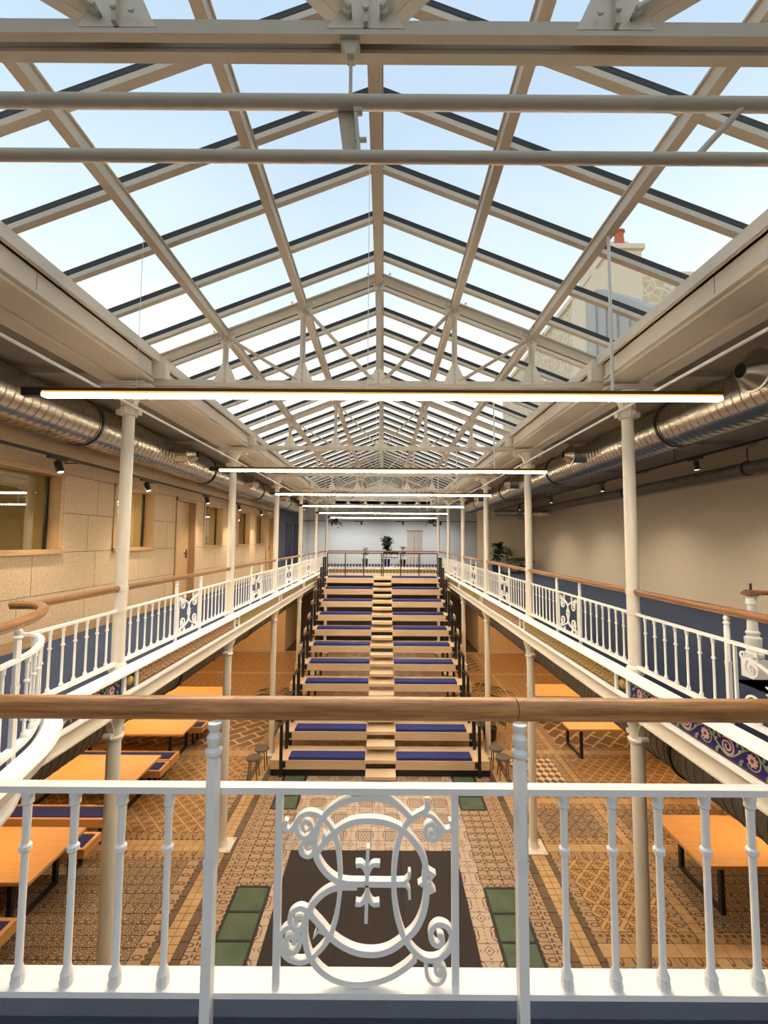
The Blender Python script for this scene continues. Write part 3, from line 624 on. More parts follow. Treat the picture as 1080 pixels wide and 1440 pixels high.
def gusset(mb, x, z, w, h, y0, y1, up=True):
    k = 1 if up else -1
    mb.extr([(x-w, z), (x+w, z), (x+w*0.85, z+k*h*0.18), (x+0.03, z+k*h), (x-0.03, z+k*h), (x-w*0.85, z+k*h*0.18)], y0, y1)
TN = ['overhead just above the camera', 'at the first pair of columns in view', 'at the second pair of columns in view', 'at the third pair of columns', 'at the fourth pair of columns', 'at the fifth pair of columns', 'at the farthest pair of columns']
for i, Y in enumerate(CY[1:]):
    t = thing('roof_truss', 'cream riveted iron roof truss ' + TN[i], 'truss', (0, Y, 6.95), 'skylight roof trusses')
    for s in (-1, 1):
        part('rafter', MB().bar((0, Y, zr(0)-0.045), (s*2.47, Y, zr(2.47)-0.045), 0.06, 0.07).bar((0, Y, zr(0)-0.008), (s*2.47, Y, zr(2.47)-0.008), 0.10, 0.014), 'truss', t)
        ta, tb = (Y-0.034, Y-0.006) if s < 0 else (Y+0.022, Y+0.058); tv = (tb-0.008, tb) if s < 0 else (ta, ta+0.008)
        part('tie_bar', MB().box(-2.5, 2.5, ta, tb, 6.955, 6.972).box(-2.5, 2.5, *tv, 6.97, 7.03), 'truss', t)
        part('end_plate', MB().box(s*2.30, s*2.50, Y-0.05, Y+0.05, 7.03, zr(2.4)-0.02), 'cream', t)
        for xa, xb in ((1.67, 0.83), (0.83, 0.0)):
            part('diagonal', MB().bar((s*xa, Y-0.03, zr(xa)-0.06), (s*(xb+0.05), Y-0.03, 7.03), 0.012, 0.055, (0, 1, 0)).bar((s*xa, Y+0.03, zr(xa)-0.06), (s*(xb+0.05), Y+0.03, 7.03), 0.012, 0.055, (0, 1, 0))
                 .bar((s*xa, Y, zr(xa)-0.06), (s*(xb+0.05), Y, 7.03), 0.06, 0.010, (0, 0, 1)), 'truss', t)
    for x in (-1.67, -0.83, 0, 0.83, 1.67):
        part('post', MB().box(x-0.028, x+0.028, Y-0.012, Y+0.012, 7.0, zr(x)-0.04).box(x-0.008, x+0.008, Y-0.035, Y+0.035, 7.0, zr(x)-0.04), 'truss', t)
        gb = MB(); gusset(gb, x, 7.0, 0.13, 0.22 if x else 0.16, Y-0.016, Y+0.016); gp = part('gusset', gb, 'cream', t)
        gt = MB(); gusset(gt, x, zr(x)-0.03, 0.11, 0.16, Y-0.017, Y+0.017, False); part('gusset', gt, 'cream', t)
        if i < 3:
            bo = MB()
            for (dx, dz) in ((0, 7.05), (0, 7.12), (-0.06, 7.035), (0.06, 7.035)): bo.lathe([(0.013, -0.008), (0.013, 0), (0.006, 0.006)], (x+dx, Y-0.036, dz), 8, 'Y')
            for (dx, dz) in ((0, -0.10), (0, -0.15), (-0.06, -0.04), (0.06, -0.04), (0.12, -0.02), (-0.12, -0.02)): bo.lathe([(0.013, -0.008), (0.013, 0), (0.006, 0.006)], (x+dx, Y-0.030, zr(x)+dz), 8, 'Y')
            part('rivets', bo, 'cream', t, kind='stuff')

# eave beams along both sides of the skylight
for s in (-1, 1):
    e = struct_empty('trim_%d' % (1 if s < 0 else 2), (s*2.6, 9.5, 7.0), 'stepped cream eave beam on the %s side of the skylight' % SIDE[s])
    X = lambda a, b: sorted((s*a, s*b))
    for y0, y1 in zip(CY, CY[1:]):
        mb = MB(); mb.box(*X(2.436, 2.60), y0+0.10, y1-0.10, 7.03, 7.225); part('face_board', mb, 'cream', e)
        mb = MB(); mb.box(*X(2.42, 2.435), y0+0.10, (y0+y1)/2-0.004, 7.06, 7.20).box(*X(2.42, 2.435), (y0+y1)/2+0.004, y1-0.10, 7.06, 7.20)
        mb.box(*X(2.40, 2.4355), y0+0.10, y1-0.10, 7.031, 7.055).box(*X(2.40, 2.4355), y0+0.10, y1-0.10, 7.205, 7.224); part('face_panel', mb, 'cream', e)
        part('soffit', MB().box(*X(2.44, 2.74), y0, y1, 7.0, 7.028), 'cream', e)
        part('lower_beam', MB().box(*X(2.76, 2.93), y0, y1, 6.97, 7.06).box(*X(2.70, 2.76), y0, y1, 7.028, 7.06), 'cream', e)
    part('slot', MB().box(*X(2.93, 3.06), CY[0], CY[-1], 7.10, 7.32), 'dark', e)
    part('step', MB().box(*X(2.455, 2.94), CY[0], CY[-1], 7.236, 7.34).box(*X(2.43, 2.48), CY[0], CY[-1], 7.236, 7.262), 'cream', e)
    part('groove', MB().box(*X(2.445, 2.60), CY[0], CY[-1], 7.2255, 7.2355), 'gasket', e)
    single('tie_rod', MB().cyl((s*2.60, -1.9, 6.71), (s*2.60, 20.9, 6.71), 0.014), 'white', 'thin white rod running along the %s column tops' % SIDE[s], 'rod', 'long white tie rods')

# ================================================================ columns
bz = [(0.10, 0.0), (0.10, 0.02), (0.085, 0.05), (0.067, 0.12)]
base_me = MB().bbox(-0.19, 0.19, -0.19, 0.19, 0, 0.02, 0.003).lathe([(0.12, 0.02), (0.10, 0.03), (0.078, 0.07), (0.068, 0.12)], n=20).mesh('base_plate')
bolt_me = MB()
for a in (-1, 1):
    for b in (-1, 1): bolt_me.lathe([(0.016, 0.018), (0.016, 0.032), (0.008, 0.036)], (a*0.15, b*0.15, 0), 6)
bolt_me = bolt_me.mesh('bolts')
low_me = MB().lathe([(0.067, 0.1), (0.067, 3.27)], n=20).mesh('lower_shaft')
lc = MB().lathe([(0.068, 3.24), (0.088, 3.25), (0.092, 3.275), (0.075, 3.29), (0.07, 3.33), (0.085, 3.40), (0.11, 3.46), (0.12, 3.50), (0.12, 3.55)], n=20)
for s in (-1, 1):
    cv = [(s*0.06, 3.27)] + [(s*(0.07+0.20*(1-math.cos(k*PI/12))), 3.30+0.22*math.sin(k*PI/12)) for k in range(7)] + [(s*0.27, 3.55), (s*0.06, 3.55)]
    lc.extr(cv, -0.035, 0.035, 'YZ')
    lc.cyl((-0.04, s*0.11, 3.31), (0.04, s*0.11, 3.31), 0.028, n=12)
low_cap = lc.mesh('lower_capital')
up_me = MB().lathe([(0.085, GZ-0.02), (0.085, 3.99), (0.063, 4.02), (0.063, 4.535), (0.068, 4.54), (0.068, 4.565), (0.063, 4.57), (0.063, 4.745), (0.070, 4.75), (0.072, 4.80), (0.063, 4.805), (0.060, 6.66)], n=20).mesh('upper_shaft')
uc = MB().lathe([(0.062, 6.62), (0.085, 6.63), (0.088, 6.69), (0.066, 6.70), (0.066, 6.76), (0.10, 6.86), (0.13, 6.92)], n=20)
for s in (-1, 1):
    uc.box(s*0.07, s*0.125, -0.03, 0.03, 6.64, 6.695); uc.box(-0.03, 0.03, s*0.07, s*0.115, 6.64, 6.695)
    cv = [(s*0.05, 6.72)] + [(s*(0.065+0.19*(1-math.cos(k*PI/12))), 6.74+0.17*math.sin(k*PI/12)) for k in range(7)] + [(s*0.26, 6.94), (s*0.05, 6.94)]
    uc.extr(cv, -0.045, 0.045, 'XZ'); uc.cyl((s*0.22, -0.05, 6.88), (s*0.22, 0.05, 6.88), 0.03, n=12)
uc.bbox(-0.27, 0.27, -0.11, 0.11, 6.93, 6.955, 0.008).bbox(-0.22, 0.22, -0.13, 0.13, 6.955, 6.975, 0.006)
up_cap = uc.mesh('upper_capital')
CN = ['beside the near gallery just out of the picture', 'nearest in view', 'second in view', 'third in view', 'fourth in view', 'fifth in view', 'farthest, by the far gallery']
for s in (-1, 1):
    for i, Y in enumerate(CY[1:]):
        c = thing('iron_column', 'slim cream cast iron column of the %s row, %s' % (SIDE[s], CN[i]), 'column', (s*2.7, Y, 0), 'cast iron columns around the hall')
        L = (s*2.7, Y, 0)
        part('base_plate', base_me, 'cream', c, L); part('bolts', bolt_me, 'cream', c, L)
        part('lower_shaft', low_me, 'cream', c, L); part('lower_capital', low_cap, 'cream', c, L)
        part('upper_shaft', up_me, 'cream', c, L); part('upper_capital', up_cap, 'cream', c, L)

# ================================================================ railings
HR = [(-.018,-.030),(.018,-.030),(.022,-.022),(.017,-.013),(.029,-.009),(.033,.004),(.030,.018),(.018,.029),(0,.032),(-.018,.029),(-.030,.018),(-.033,.004),(-.029,-.009),(-.017,-.013),(-.022,-.022)]
MR = [(-.018,-.011),(.018,-.011),(.018,.011),(-.018,.011)]
BR = [(-.022,-.017),(.022,-.017),(.022,.017),(-.022,.017)]
bal_me = MB().lathe([(0.017, 4.02), (0.019, 4.032), (0.016, 4.045), (0.018, 4.052), (0.010, 4.072), (0.0095, 4.372), (0.0165, 4.378), (0.0165, 4.390), (0.0105, 4.396), (0.0115, 4.50), (0.016, 4.506), (0.0145, 4.52), (0.0165, 4.525), (0.0165, 4.54)], n=10).mesh('baluster')
post_me = MB().box(-0.014, 0.014, -0.016, 0.016, GZ, 4.36).add([(-.014,-.016,4.36),(.014,-.016,4.36),(.014,.016,4.36),(-.014,.016,4.36),(-.017,-.019,4.40),(.017,-.019,4.40),(.017,.019,4.40),(-.017,.019,4.40)],
    [(0,1,5,4),(1,2,6,5),(2,3,7,6),(3,0,4,7)]).lathe([(0.021, 4.395), (0.021, 4.66), (0.016, 4.675)], n=6).lathe([(0.013, 4.67), (0.025, 4.682), (0.025, 4.692), (0.015, 4.70), (0.022, 4.715), (0.022, 4.73), (0.013, 4.742), (0.020, 4.755), (0.020, 4.768)], n=12).mesh('railing_post')
bar_me = MB().box(-0.010, 0.010, -0.009, 0.009, 4.0, 4.545).mesh('panel_bar')
def spiral(cx, cy, r0, r1, a0, turns, n=22):
    return [(cx + (r0+(r1-r0)*t)*math.cos(a0+turns*2*PI*t), cy + (r0+(r1-r0)*t)*math.sin(a0+turns*2*PI*t)) for t in [k/n for k in range(n+1)]]
def scroll_mesh():
    mb = MB()
    for s in (-1, 1):
        fn = lambda a, b, d, s=s: (d + s*0.0015, s*a, b)
        up = list(reversed(spiral(0.17, 4.40, 0.075, 0.018, 0.5*PI, -1.4)))
        mid = [(0.115, 4.47), (0.05, 4.42), (0.0, 4.36), (-0.03, 4.275), (0.0, 4.19), (0.05, 4.13), (0.115, 4.085)]
        lo = spiral(0.17, 4.155, 0.075, 0.018, -0.5*PI, 1.4)
        mb.ribbon(spline(up[-8:-1] + mid[1:-1] + lo[1:8], 3), 0.017, -0.008, 0.008, fn)
        mb.ribbon(up, 0.014, -0.007, 0.007, fn); mb.ribbon(lo, 0.014, -0.007, 0.007, fn)
        for (cy, k) in ((4.505, 1), (4.045, -1)):
            mb.ribbon([(0.12, 4.27+k*0.19), (0.13, cy), (0.13, cy+k*0.03)], 0.014, -0.006, 0.006, fn)
            mb.ribbon(spiral(0.245, cy-k*0.02, 0.035, 0.010, PI, k*1.2, 14), 0.011, -0.006, 0.006, fn)
            mb.lathe([(0.006, cy-0.022), (0.017, cy-0.01), (0.017, cy+0.008), (0.008, cy+0.02)], (0, s*0.13, 0), 10)
        for z in (4.25, 4.30): mb.ribbon([(-0.03, z), (-0.062, z+0.012)], [0.018, 0.004], -0.006, 0.006, fn)
    return mb.mesh('scroll')
scroll_me = scroll_mesh()
R90 = Matrix.Rotation(PI/2, 4, 'Z')
BN = ['between the camera and the nearest column', 'between the first and second columns', 'between the second and third columns', 'between the third and fourth columns', 'between the fourth and fifth columns', 'between the fifth and farthest columns']
def side_railing(s, y0, y1, label, offs, posts, panel):
    t = thing('gallery_railing', label, 'railing', (s*2.7, (y0+y1)/2, GZ), 'white gallery railings with oak handrails')
    ln = lambda z: [(s*2.7, y0, z), (s*2.7, y1, z)]
    part('handrail', MB().sweep(ln(4.778), HR), 'oak_y', t)
    part('middle_rail', MB().sweep(ln(4.551), MR), 'white', t); part('bottom_rail', MB().sweep(ln(4.012), BR), 'white', t)
    for yb in offs: part('baluster', bal_me, 'white', t, (s*2.7, yb, 0))
    for yb in posts: part('railing_post', post_me, 'white', t, (s*2.7, yb, 0), R90)
    if panel is not None:
        for d in (-0.318, 0.318): part('panel_bar', bar_me, 'white', t, (s*2.7, panel+d, 0))
        part('scroll_panel', scroll_me, 'white', t, (s*2.7, panel, 0))
    return t
for s in (-1, 1):
    for i in range(1, 7):
        ya, yb = CY[i], CY[i+1]; c = (ya+yb)/2
        if i == 1 and s < 0:
            side_railing(s, 3.45, yb-0.06, 'short white railing of the left gallery before the nearest column', [yb-0.2-0.15*k for k in range(7)], [], None); continue
        offs = [yb-0.2-0.15*k for k in range(7)] + [ya+0.2+0.15*k for k in range(7)]
        side_railing(s, ya+0.06, yb-0.06, 'white %s gallery railing %s' % (SIDE[s], BN[i-1]), offs, [c-0.385, c+0.385], c)
# curved railing at the left corner
t = thing('corner_railing', 'curved white railing with rounded oak handrail at the left corner', 'railing', (-2.3, 2.9, GZ))
pts = lambda z, p=nose_s: [(a, b, z) for a, b in p]
part('handrail', MB().sweep(pts(4.778, [(-2.84, 3.43)] + nose_s[1:]), HR), 'oak_y', t)
part('middle_rail', MB().sweep(pts(4.551), MR), 'white', t); part('bottom_rail', MB().sweep(pts(4.012), BR), 'white', t)
acc = 0.10; last = Vector(nose_s[0]); cum = 0.0; pl = []
for a, b in zip(nose_s, nose_s[1:]):
    a, b = Vector(a), Vector(b); L = (b-a).length
    while acc <= cum + L + 1e-9:
        q = a + (b-a)*((acc-cum)/L); pl.append((q.x, q.y)); acc += 0.145
    cum += L
kp = min(range(len(pl)), key=lambda k: (pl[k][0]+2.18)**2 + (pl[k][1]-2.74)**2)
for k, (a, b) in enumerate(pl):
    if k == kp: part('railing_post', post_me, 'white', t, (a, b, 0))
    else: part('baluster', bal_me, 'white', t, (a, b, 0))
# near railing with the monogram
YN = 1.335
sx_ = lambda x: 0.07 + (x-0.07)*0.967
t = thing('near_railing', 'white railing right before the camera with oak handrail and scrolled monogram', 'railing', (0.02, YN, GZ))
part('handrail', MB().sweep([(-1.3, YN+0.035, 4.785), (0.478, YN+0.035, 4.785)], HR), 'oak_x', t)
part('handrail', MB().sweep([(0.481, YN+0.035, 4.785), (2.7, YN+0.035, 4.785)], HR), 'oak_x', t)
part('middle_rail', MB().sweep([(-1.3, YN, 4.567), (2.7, YN, 4.567)], [(a, b*0.85) for a, b in MR]), 'white', t)
KS = Matrix.Scale(1.033, 4, (0, 0, 1)); KZ = 4.02*(1-1.033)
part('bottom_rail', MB().box(-1.3, 2.7, 1.313, 1.391, 4.004, 4.02), 'white', t)
for x in (-0.58, -0.723, -0.867, -1.012, -1.157, 0.624, 0.770, 0.911, 1.054, 1.193, 1.34, 1.485, 1.63, 1.775, 1.92, 2.065, 2.21, 2.355, 2.5): part('baluster', bal_me, 'white', t, (sx_(x), YN, KZ), KS)
for x in (-0.435, 0.482): part('railing_post', post_me, 'white', t, (sx_(x), YN-0.034, 0))
for x in (-0.243, 0.291): part('panel_bar', bar_me, 'white', t, (sx_(x), YN, 0.018))
cvt = lambda c: [(sx_(-0.243 + (380 + a/3.857 - 390)*0.002136), 4.031 + (5.3 + (4.17 - (1100 + b/3.857 - 1290)*0.00204 - 5.3)*0.967 - 4.008)*0.957) for a, b in c]
mono = MB(); dk = [0]
def stroke(c, w=0.0175, w1=None, k=5):
    p = spline(cvt(c), k); n = len(p); dk[0] += 1; d = 0.009 + 0.0006*(dk[0] % 5)
    W = [w + ((w1 if w1 is not None else w)-w)*i/(n-1) for i in range(n)]
    mono.ribbon(p, W, YN-d, YN+d, lambda a, b, q: (a, q, b))
stroke([(851,82),(848,140),(800,172),(750,205),(715,265),(690,340),(673,450),(669,560),(677,680),(700,790),(735,880),(790,950),(850,985),(920,975),(975,920),(985,860),(960,805),(910,788),(875,820),(872,870),(900,905),(932,888),(925,855),(905,855)], 0.016, 0.014)
stroke([(80,205),(72,245),(90,268),(120,245),(150,190),(200,163),(262,180),(322,240),(355,320),(372,430),(378,550),(370,680),(350,790),(315,880),(250,960),(190,1000),(120,992),(70,945),(55,885),(75,830),(115,808),(158,850),(165,900),(140,945),(100,935),(88,890),(108,862),(135,878),(130,905)], 0.013, 0.013)
stroke([(740,560),(650,563),(520,562),(420,560),(360,545),(310,510),(270,460),(243,400),(238,320),(250,250),(280,190),(340,125),(430,85),(530,72),(630,85),(700,125),(758,185)], 0.0165)
stroke([(252,383),(300,320),(345,272),(430,218),(520,203),(620,213),(705,250),(770,310),(820,390),(842,470),(838,550),(846,620),(830,720),(790,810),(730,872),(650,930),(570,952),(480,945),(400,912),(330,860),(275,795),(220,735)], 0.017)
stroke([(222,732),(165,703),(115,738),(115,800),(160,822),(185,790),(168,757),(140,768),(148,790)], 0.016, 0.010)
stroke([(470,582),(370,585),(300,612),(240,670),(203,740),(190,820),(197,900),(225,980),(280,1050),(360,1100),(460,1122),(560,1112),(650,1082),(730,1032),(785,982)], 0.0165)
stroke([(845,1005),(848,1070),(880,1112),(925,1107),(947,1060),(930,1020),(900,1018),(895,1050),(917,1068),(926,1050)], 0.010, 0.010)
stroke([(835,165),(880,180),(925,232),(950,257),(982,245),(975,200)], 0.012, 0.007)
stroke([(918,230),(920,285),(885,312),(845,290),(843,240),(873,223),(897,252),(876,276),(864,262)], 0.014, 0.009)
stroke([(150,190),(133,240),(150,295),(190,307),(222,275),(212,225),(180,218),(168,252),(190,272)], 0.014, 0.009)
stroke([(238,325),(200,318),(162,350),(168,395),(205,412),(240,385),(228,345),(200,340),(190,360),(205,372)], 0.014, 0.008)
stroke([(755,492),(750,530),(722,560),(750,590),(755,648)], 0.008, 0.008)
stroke([(528,358),(524,470),(523,570),(522,670),(520,782)], 0.010, 0.010, 2)
for (yy, k) in ((458, 1), (675, -1)):
    stroke([(463,yy),(495,yy),(520,yy+k*45),(524,yy+k*110)], 0.014, 0.008); stroke([(592,yy),(555,yy),(530,yy+k*45),(524,yy+k*110)], 0.014, 0.008)
for tri in ([(842,470),(898,505),(868,545)], [(866,550),(897,600),(838,632)], [(845,528),(800,562),(845,592)], [(282,270),(300,295),(268,365)], [(235,870),(262,840),(262,795)], [(232,720),(300,850),(262,835)]):
    p = cvt(tri); q = [(a, b) for a, b in p]; mono.extr(q, YN-0.011, YN+0.011, 'XZ')
part('monogram', mono, 'white', t)
# far railing
t = thing('far_railing', 'white railing across the far gallery behind the bleacher', 'railing', (0, 20.9, GZ), 'white gallery railings with oak handrails')
part('handrail', MB().sweep([(-2.64, 20.93, 4.778), (2.64, 20.93, 4.778)], HR), 'oak_y', t)
part('middle_rail', MB().sweep([(-2.64, 20.93, 4.551), (2.64, 20.93, 4.551)], MR), 'white', t); part('bottom_rail', MB().sweep([(-2.64, 20.93, 4.012), (2.64, 20.93, 4.012)], BR), 'white', t)
for k in range(34): part('baluster', bal_me, 'white', t, (-2.5+k*0.1515, 20.93, 0))

# ================================================================ gallery edge: curb, mosaic frieze, beam
FR = {-1: ['f_blue', 'f_amber', 'f_olive', 'f_gold', 'f_olive', 'f_amber'], 1: ['f_blue', 'f_gold', 'f_amber', 'f_olive', 'f_gold', 'f_olive']}
FD = {'f_blue': 'ultramarine scrolled', 'f_amber': 'amber patterned', 'f_olive': 'olive patterned', 'f_gold': 'gold patterned'}
curbp = [(2.66, 3.88), (2.66, 3.95), (2.615, 3.982), (2.53, 3.968), (2.495, 3.955), (2.49, 3.935), (2.51, 3.928), (2.56, 3.922), (2.66, 3.922)]
lowp = [(2.66, 3.742), (2.56, 3.742), (2.52, 3.735), (2.515, 3.71), (2.54, 3.70), (2.555, 3.69), (2.66, 3.69)]
boss_me = MB().lathe([(0.050, 0), (0.048, 0.010), (0.038, 0.022), (0.02, 0.029), (0.004, 0.031)], n=18, axis='X').mesh('boss')
for s in (-1, 1):
    for i in range(1, 7):
        ya, yb = CY[i], CY[i+1]
        if s < 0 and i == 1: ya = 3.36
        mat = FR[s][i-1]
        t = thing('gallery_edge', 'white gallery edge with %s frieze, %s side, %s' % (FD[mat], SIDE[s], BN[i-1]), 'cornice', (s*2.6, (ya+yb)/2, 3.55), 'white gallery edges with mosaic friezes')
        mx = lambda pr: [(s*a, b) for a, b in pr]
        part('curb', MB().extr(mx(curbp), ya, yb), 'white', t); part('lower_molding', MB().extr(mx(lowp), ya, yb), 'white', t)
        x0, x1 = sorted((s*2.585, s*2.66)); xb0, xb1 = sorted((s*2.545, s*2.86))
        part('beam', MB().box(x0, x1, ya, yb, 3.55, 3.69).box(xb0, xb1, ya, yb, 3.55, 3.566), 'cream', t)
        fp = sorted((s*2.562, s*2.60))
        lo_, hi_ = ya + (0.0 if (s < 0 and i == 1) else 0.15), yb - 0.15
        fz = part('frieze', MB().box(*fp, lo_, hi_, 3.742, 3.922), mat, t)
        part('frieze_edge', MB().box(*sorted((s*2.553, s*2.60)), lo_, hi_, 3.742, 3.752).box(*sorted((s*2.553, s*2.60)), lo_, hi_, 3.912, 3.922), 'bronze', t)
        for q in (yb-0.145, yb+0.075): part('pilaster', MB().box(*sorted((s*2.54, s*2.60)), q, q+0.045, 3.735, 3.925), 'white', t)
        part('boss_plate', MB().box(*sorted((s*2.562, s*2.60)), yb-0.10, yb+0.075, 3.742, 3.922), 'dark', t)
        part('boss', boss_me, 'gold', t, (s*2.562, yb-0.012, 3.832), Matrix.Rotation(PI, 4, 'Z') if s > 0 else None)
        if mat == 'f_blue':
            X0 = 2.562
            def fn(a, b, d, s=s): return (s*(X0-d), a, b)
            vine, leaf, petal, heart, curl = MB(), MB(), MB(), MB(), MB()
            n = 9; yy = hi_ - 0.05
            k = 0; pts_v = []
            while yy - k*0.02 > lo_: pts_v.append((yy-k*0.02, 3.832+0.062*math.sin(2*PI*(k*0.02)/0.43))); k += 1
            vine.ribbon(pts_v, 0.011, -0.002, 0.0030, fn)
            k = 0
            while hi_ - 0.16 - k*0.215 > lo_ + 0.08:
                cy = hi_ - 0.16 - k*0.215
                if k % 2 == 0:
                    pl_ = [(cy + (0.040+0.007*math.cos(9*a))*math.cos(a), 3.832+(0.040+0.007*math.cos(9*a))*math.sin(a)) for a in [2*PI*j/36 for j in range(36)]]
                    fw = part('flower', MB().extr([(a, b) for a, b in pl_], *sorted((s*(X0+0.001), s*(X0-0.005))), 'YZ'), 'f_pink', fz)
                    part('flower_heart', MB().extr([(cy+0.013*math.cos(2*PI*j/10), 3.832+0.013*math.sin(2*PI*j/10)) for j in range(10)], *sorted((s*(X0+0.001), s*(X0-0.008))), 'YZ'), 'f_red', fz)
                    vine.ribbon(spiral(cy, 3.832, 0.066, 0.060, 0.6, 0.8, 20), 0.008, -0.002, 0.0036, fn)
                else:
                    part('scroll', MB().ribbon(spiral(cy, 3.832, 0.066, 0.012, 0.3*PI, 2.0, 40), 0.013, -0.002, 0.0045, fn), 'f_pink', fz)
                for (da, dz, an) in ((0.075, 0.05, 0.8), (0.09, -0.045, -0.6), (0.105, 0.01, 2.2), (0.12, 0.055, 1.6), (0.10, -0.065, -1.4)):
                    c_, s_ = math.cos(an), math.sin(an)
                    leaf.extr([(cy+da+u*c_-v*s_, 3.832+dz+u*s_+v*c_) for u, v in ((-0.022, 0), (-0.008, 0.010), (0.012, 0.009), (0.026, 0), (0.012, -0.009), (-0.008, -0.010))], *sorted((s*(X0+0.001), s*(X0-0.006))), 'YZ')
                k += 1
            part('vine', vine, 'f_sage', fz); part('leaves', leaf, 'f_leaf' if s < 0 else 'f_sage', fz, kind='stuff')
t = thing('gallery_corner_edge', 'rounded white edge of the gallery below the curved corner railing', 'cornice', (-2.3, 2.9, 3.55))
cpath = offset(nose_s, 0.085)
part('curb', MB().sweep([(a, b, 3.93) for a, b in cpath], [(0.07, -0.10), (-0.02, -0.10), (-0.045, -0.05), (-0.055, -0.02), (-0.07, 0.0), (-0.06, 0.025), (-0.02, 0.04), (0.045, 0.05), (0.07, 0.02)]), 'white', t)
part('beam', MB().sweep([(a, b, 3.73) for a, b in offset(nose_s, -0.10)], [(0.02, -0.18), (-0.05, -0.18), (-0.05, -0.165), (-0.03, -0.16), (-0.03, 0.10), (-0.05, 0.17), (-0.05, 0.19), (0.02, 0.19)]), 'white', t)
t = thing('gallery_far_edge', 'white edge of the far gallery with ochre triangle frieze', 'cornice', (0, 20.9, 3.55))
part('curb', MB().box(-2.64, 2.64, 20.80, 20.97, 3.925, 3.975), 'white', t); part('frieze', MB().box(-2.64, 2.64, 20.87, 20.96, 3.742, 3.922), 'f_tri', t)
part('beam', MB().box(-2.64, 2.64, 20.85, 20.97, 3.55, 3.742), 'cream', t)

# ================================================================ ducts
def duct_profile(y0, y1, r, step=0.11, h=0.008):
    p = []; y = y0
    while y < y1 - step*0.5:
        p += [(r, y), (r, y+step*0.82), (r+h, y+step*0.88), (r+h, y+step*0.94)]; y += step
    p.append((r, y1)); return p
def duct(s, X, Z, r, y0, y1, label, noz, rings, mat='galv', nozdir=1, n=28):
    t = thing('spiral_duct', label, 'duct', (s*X, (y0+y1)/2, Z), 'spiral air ducts')
    part('pipe', MB().lathe(duct_profile(y0, y1, r), (s*X, 0, Z), n, 'Y'), mat, t)
    for y in rings:
        c = part('clamp', MB().lathe([(r+0.004, y-0.02), (r+0.022, y-0.02), (r+0.022, y+0.02), (r+0.004, y+0.02)], (s*X, 0, Z), n, 'Y', cap=False), 'black', t)
        part('hanger', MB().cyl((s*X, y, Z+r), (s*X, y, Z+r+0.25 if Z > 5 else 3.5), 0.008), 'black', c)
    for y in noz:
        a = s*(X-r+0.06); d = -s
        st = part('nozzle', MB().cyl((a, y, Z), (a+d*0.28, y, Z), 0.145, n=20), mat, t)
        part('nozzle_rim', MB().lathe([(0.145, d*0.26), (0.195, d*0.28), (0.195, d*0.295), (0.175, d*0.30), (0.075, d*0.42), (0.065, d*0.42), (0.065, d*0.33)], (a, y, Z), 20, 'X', cap=False), 'galv', st)
        part('nozzle_mouth', MB().cyl((a+d*0.33, y, Z), (a+d*0.34, y, Z), 0.066, n=16), 'black', st)
    return t
ring_y = [5.65+3.9*k for k in range(4)]
duct(-1, 3.95, 6.83, 0.29, -2.5, 20.6, 'large galvanised spiral duct under the left gallery ceiling', [7.75, 11.65, 15.55, 19.4], ring_y)
duct(1, 3.95, 6.86, 0.29, -2.5, 19.6, 'large galvanised spiral duct under the right gallery ceiling', [3.85, 7.75, 11.65, 15.55], ring_y)
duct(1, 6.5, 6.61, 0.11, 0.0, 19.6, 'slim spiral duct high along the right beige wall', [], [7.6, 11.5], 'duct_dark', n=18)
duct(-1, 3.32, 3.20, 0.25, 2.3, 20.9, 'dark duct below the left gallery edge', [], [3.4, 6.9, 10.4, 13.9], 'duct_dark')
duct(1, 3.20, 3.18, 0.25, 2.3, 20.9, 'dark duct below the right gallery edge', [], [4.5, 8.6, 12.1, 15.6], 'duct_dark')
t = thing('duct_branch', 'short spiral duct crossing to the right wall near the potted plants', 'duct', (5.2, 17.2, 6.35))
part('pipe', MB().lathe([(a, b) for a, b in duct_profile(4.45, 6.6, 0.13)], (0, 17.2, 6.42), 18, 'X'), 'galv', t)
part('flange', MB().lathe([(0.13, 5.4), (0.28, 5.42), (0.28, 5.46), (0.13, 5.48)], (0, 17.2, 6.42), 20, 'X'), 'duct_dark', t)

# ================================================================ lamps
LN = ['behind the camera', 'nearest and widest in view', 'second in view', 'third in view', 'fourth in view', 'fifth in view', 'farthest in view']
for i in range(1, 7):
    Y = -0.29 + BAY*i; z = 6.315
    t = thing('led_bar', 'long warm glowing LED bar hung across the hall, ' + LN[i], 'lamp', (0, Y, z), 'warm LED bars across the hall')
    part('housing', MB().box(-2.32, 2.43, Y-0.022, Y+0.022, z, z+0.035), 'bronze', t)
    part('diffuser', MB().box(-2.31, 2.42, Y-0.019, Y+0.019, z-0.0275, z-0.0265), 'led', t)
    part('side_glow', MB().box(-2.32, 2.425, Y-0.020, Y+0.020, z-0.026, z-0.001), 'led_side', t)
    part('side_glow', MB().box(-2.32, 2.425, Y-0.0225, Y+0.0225, z+0.0, z+0.012), 'amber', t)  # glowing strip imitates the orange fringe around the bar
    part('driver_box', MB().box(-2.46, -2.32, Y-0.026, Y+0.026, z-0.022, z+0.036), 'black', t)
    part('hanger', MB().cyl((1.67, Y, z+0.035), (1.67, Y, zr(1.67)-0.09), 0.011), 'white', t)
    part('hanger', MB().cyl((-1.67, Y, z+0.035), (-1.67, Y, zr(1.67)-0.09), 0.0022, n=6), 'white', t)
    part('hanger', MB().cyl((-0.05, Y, z+0.035), (-0.05, Y, 8.10), 0.0022, n=6), 'white', t)
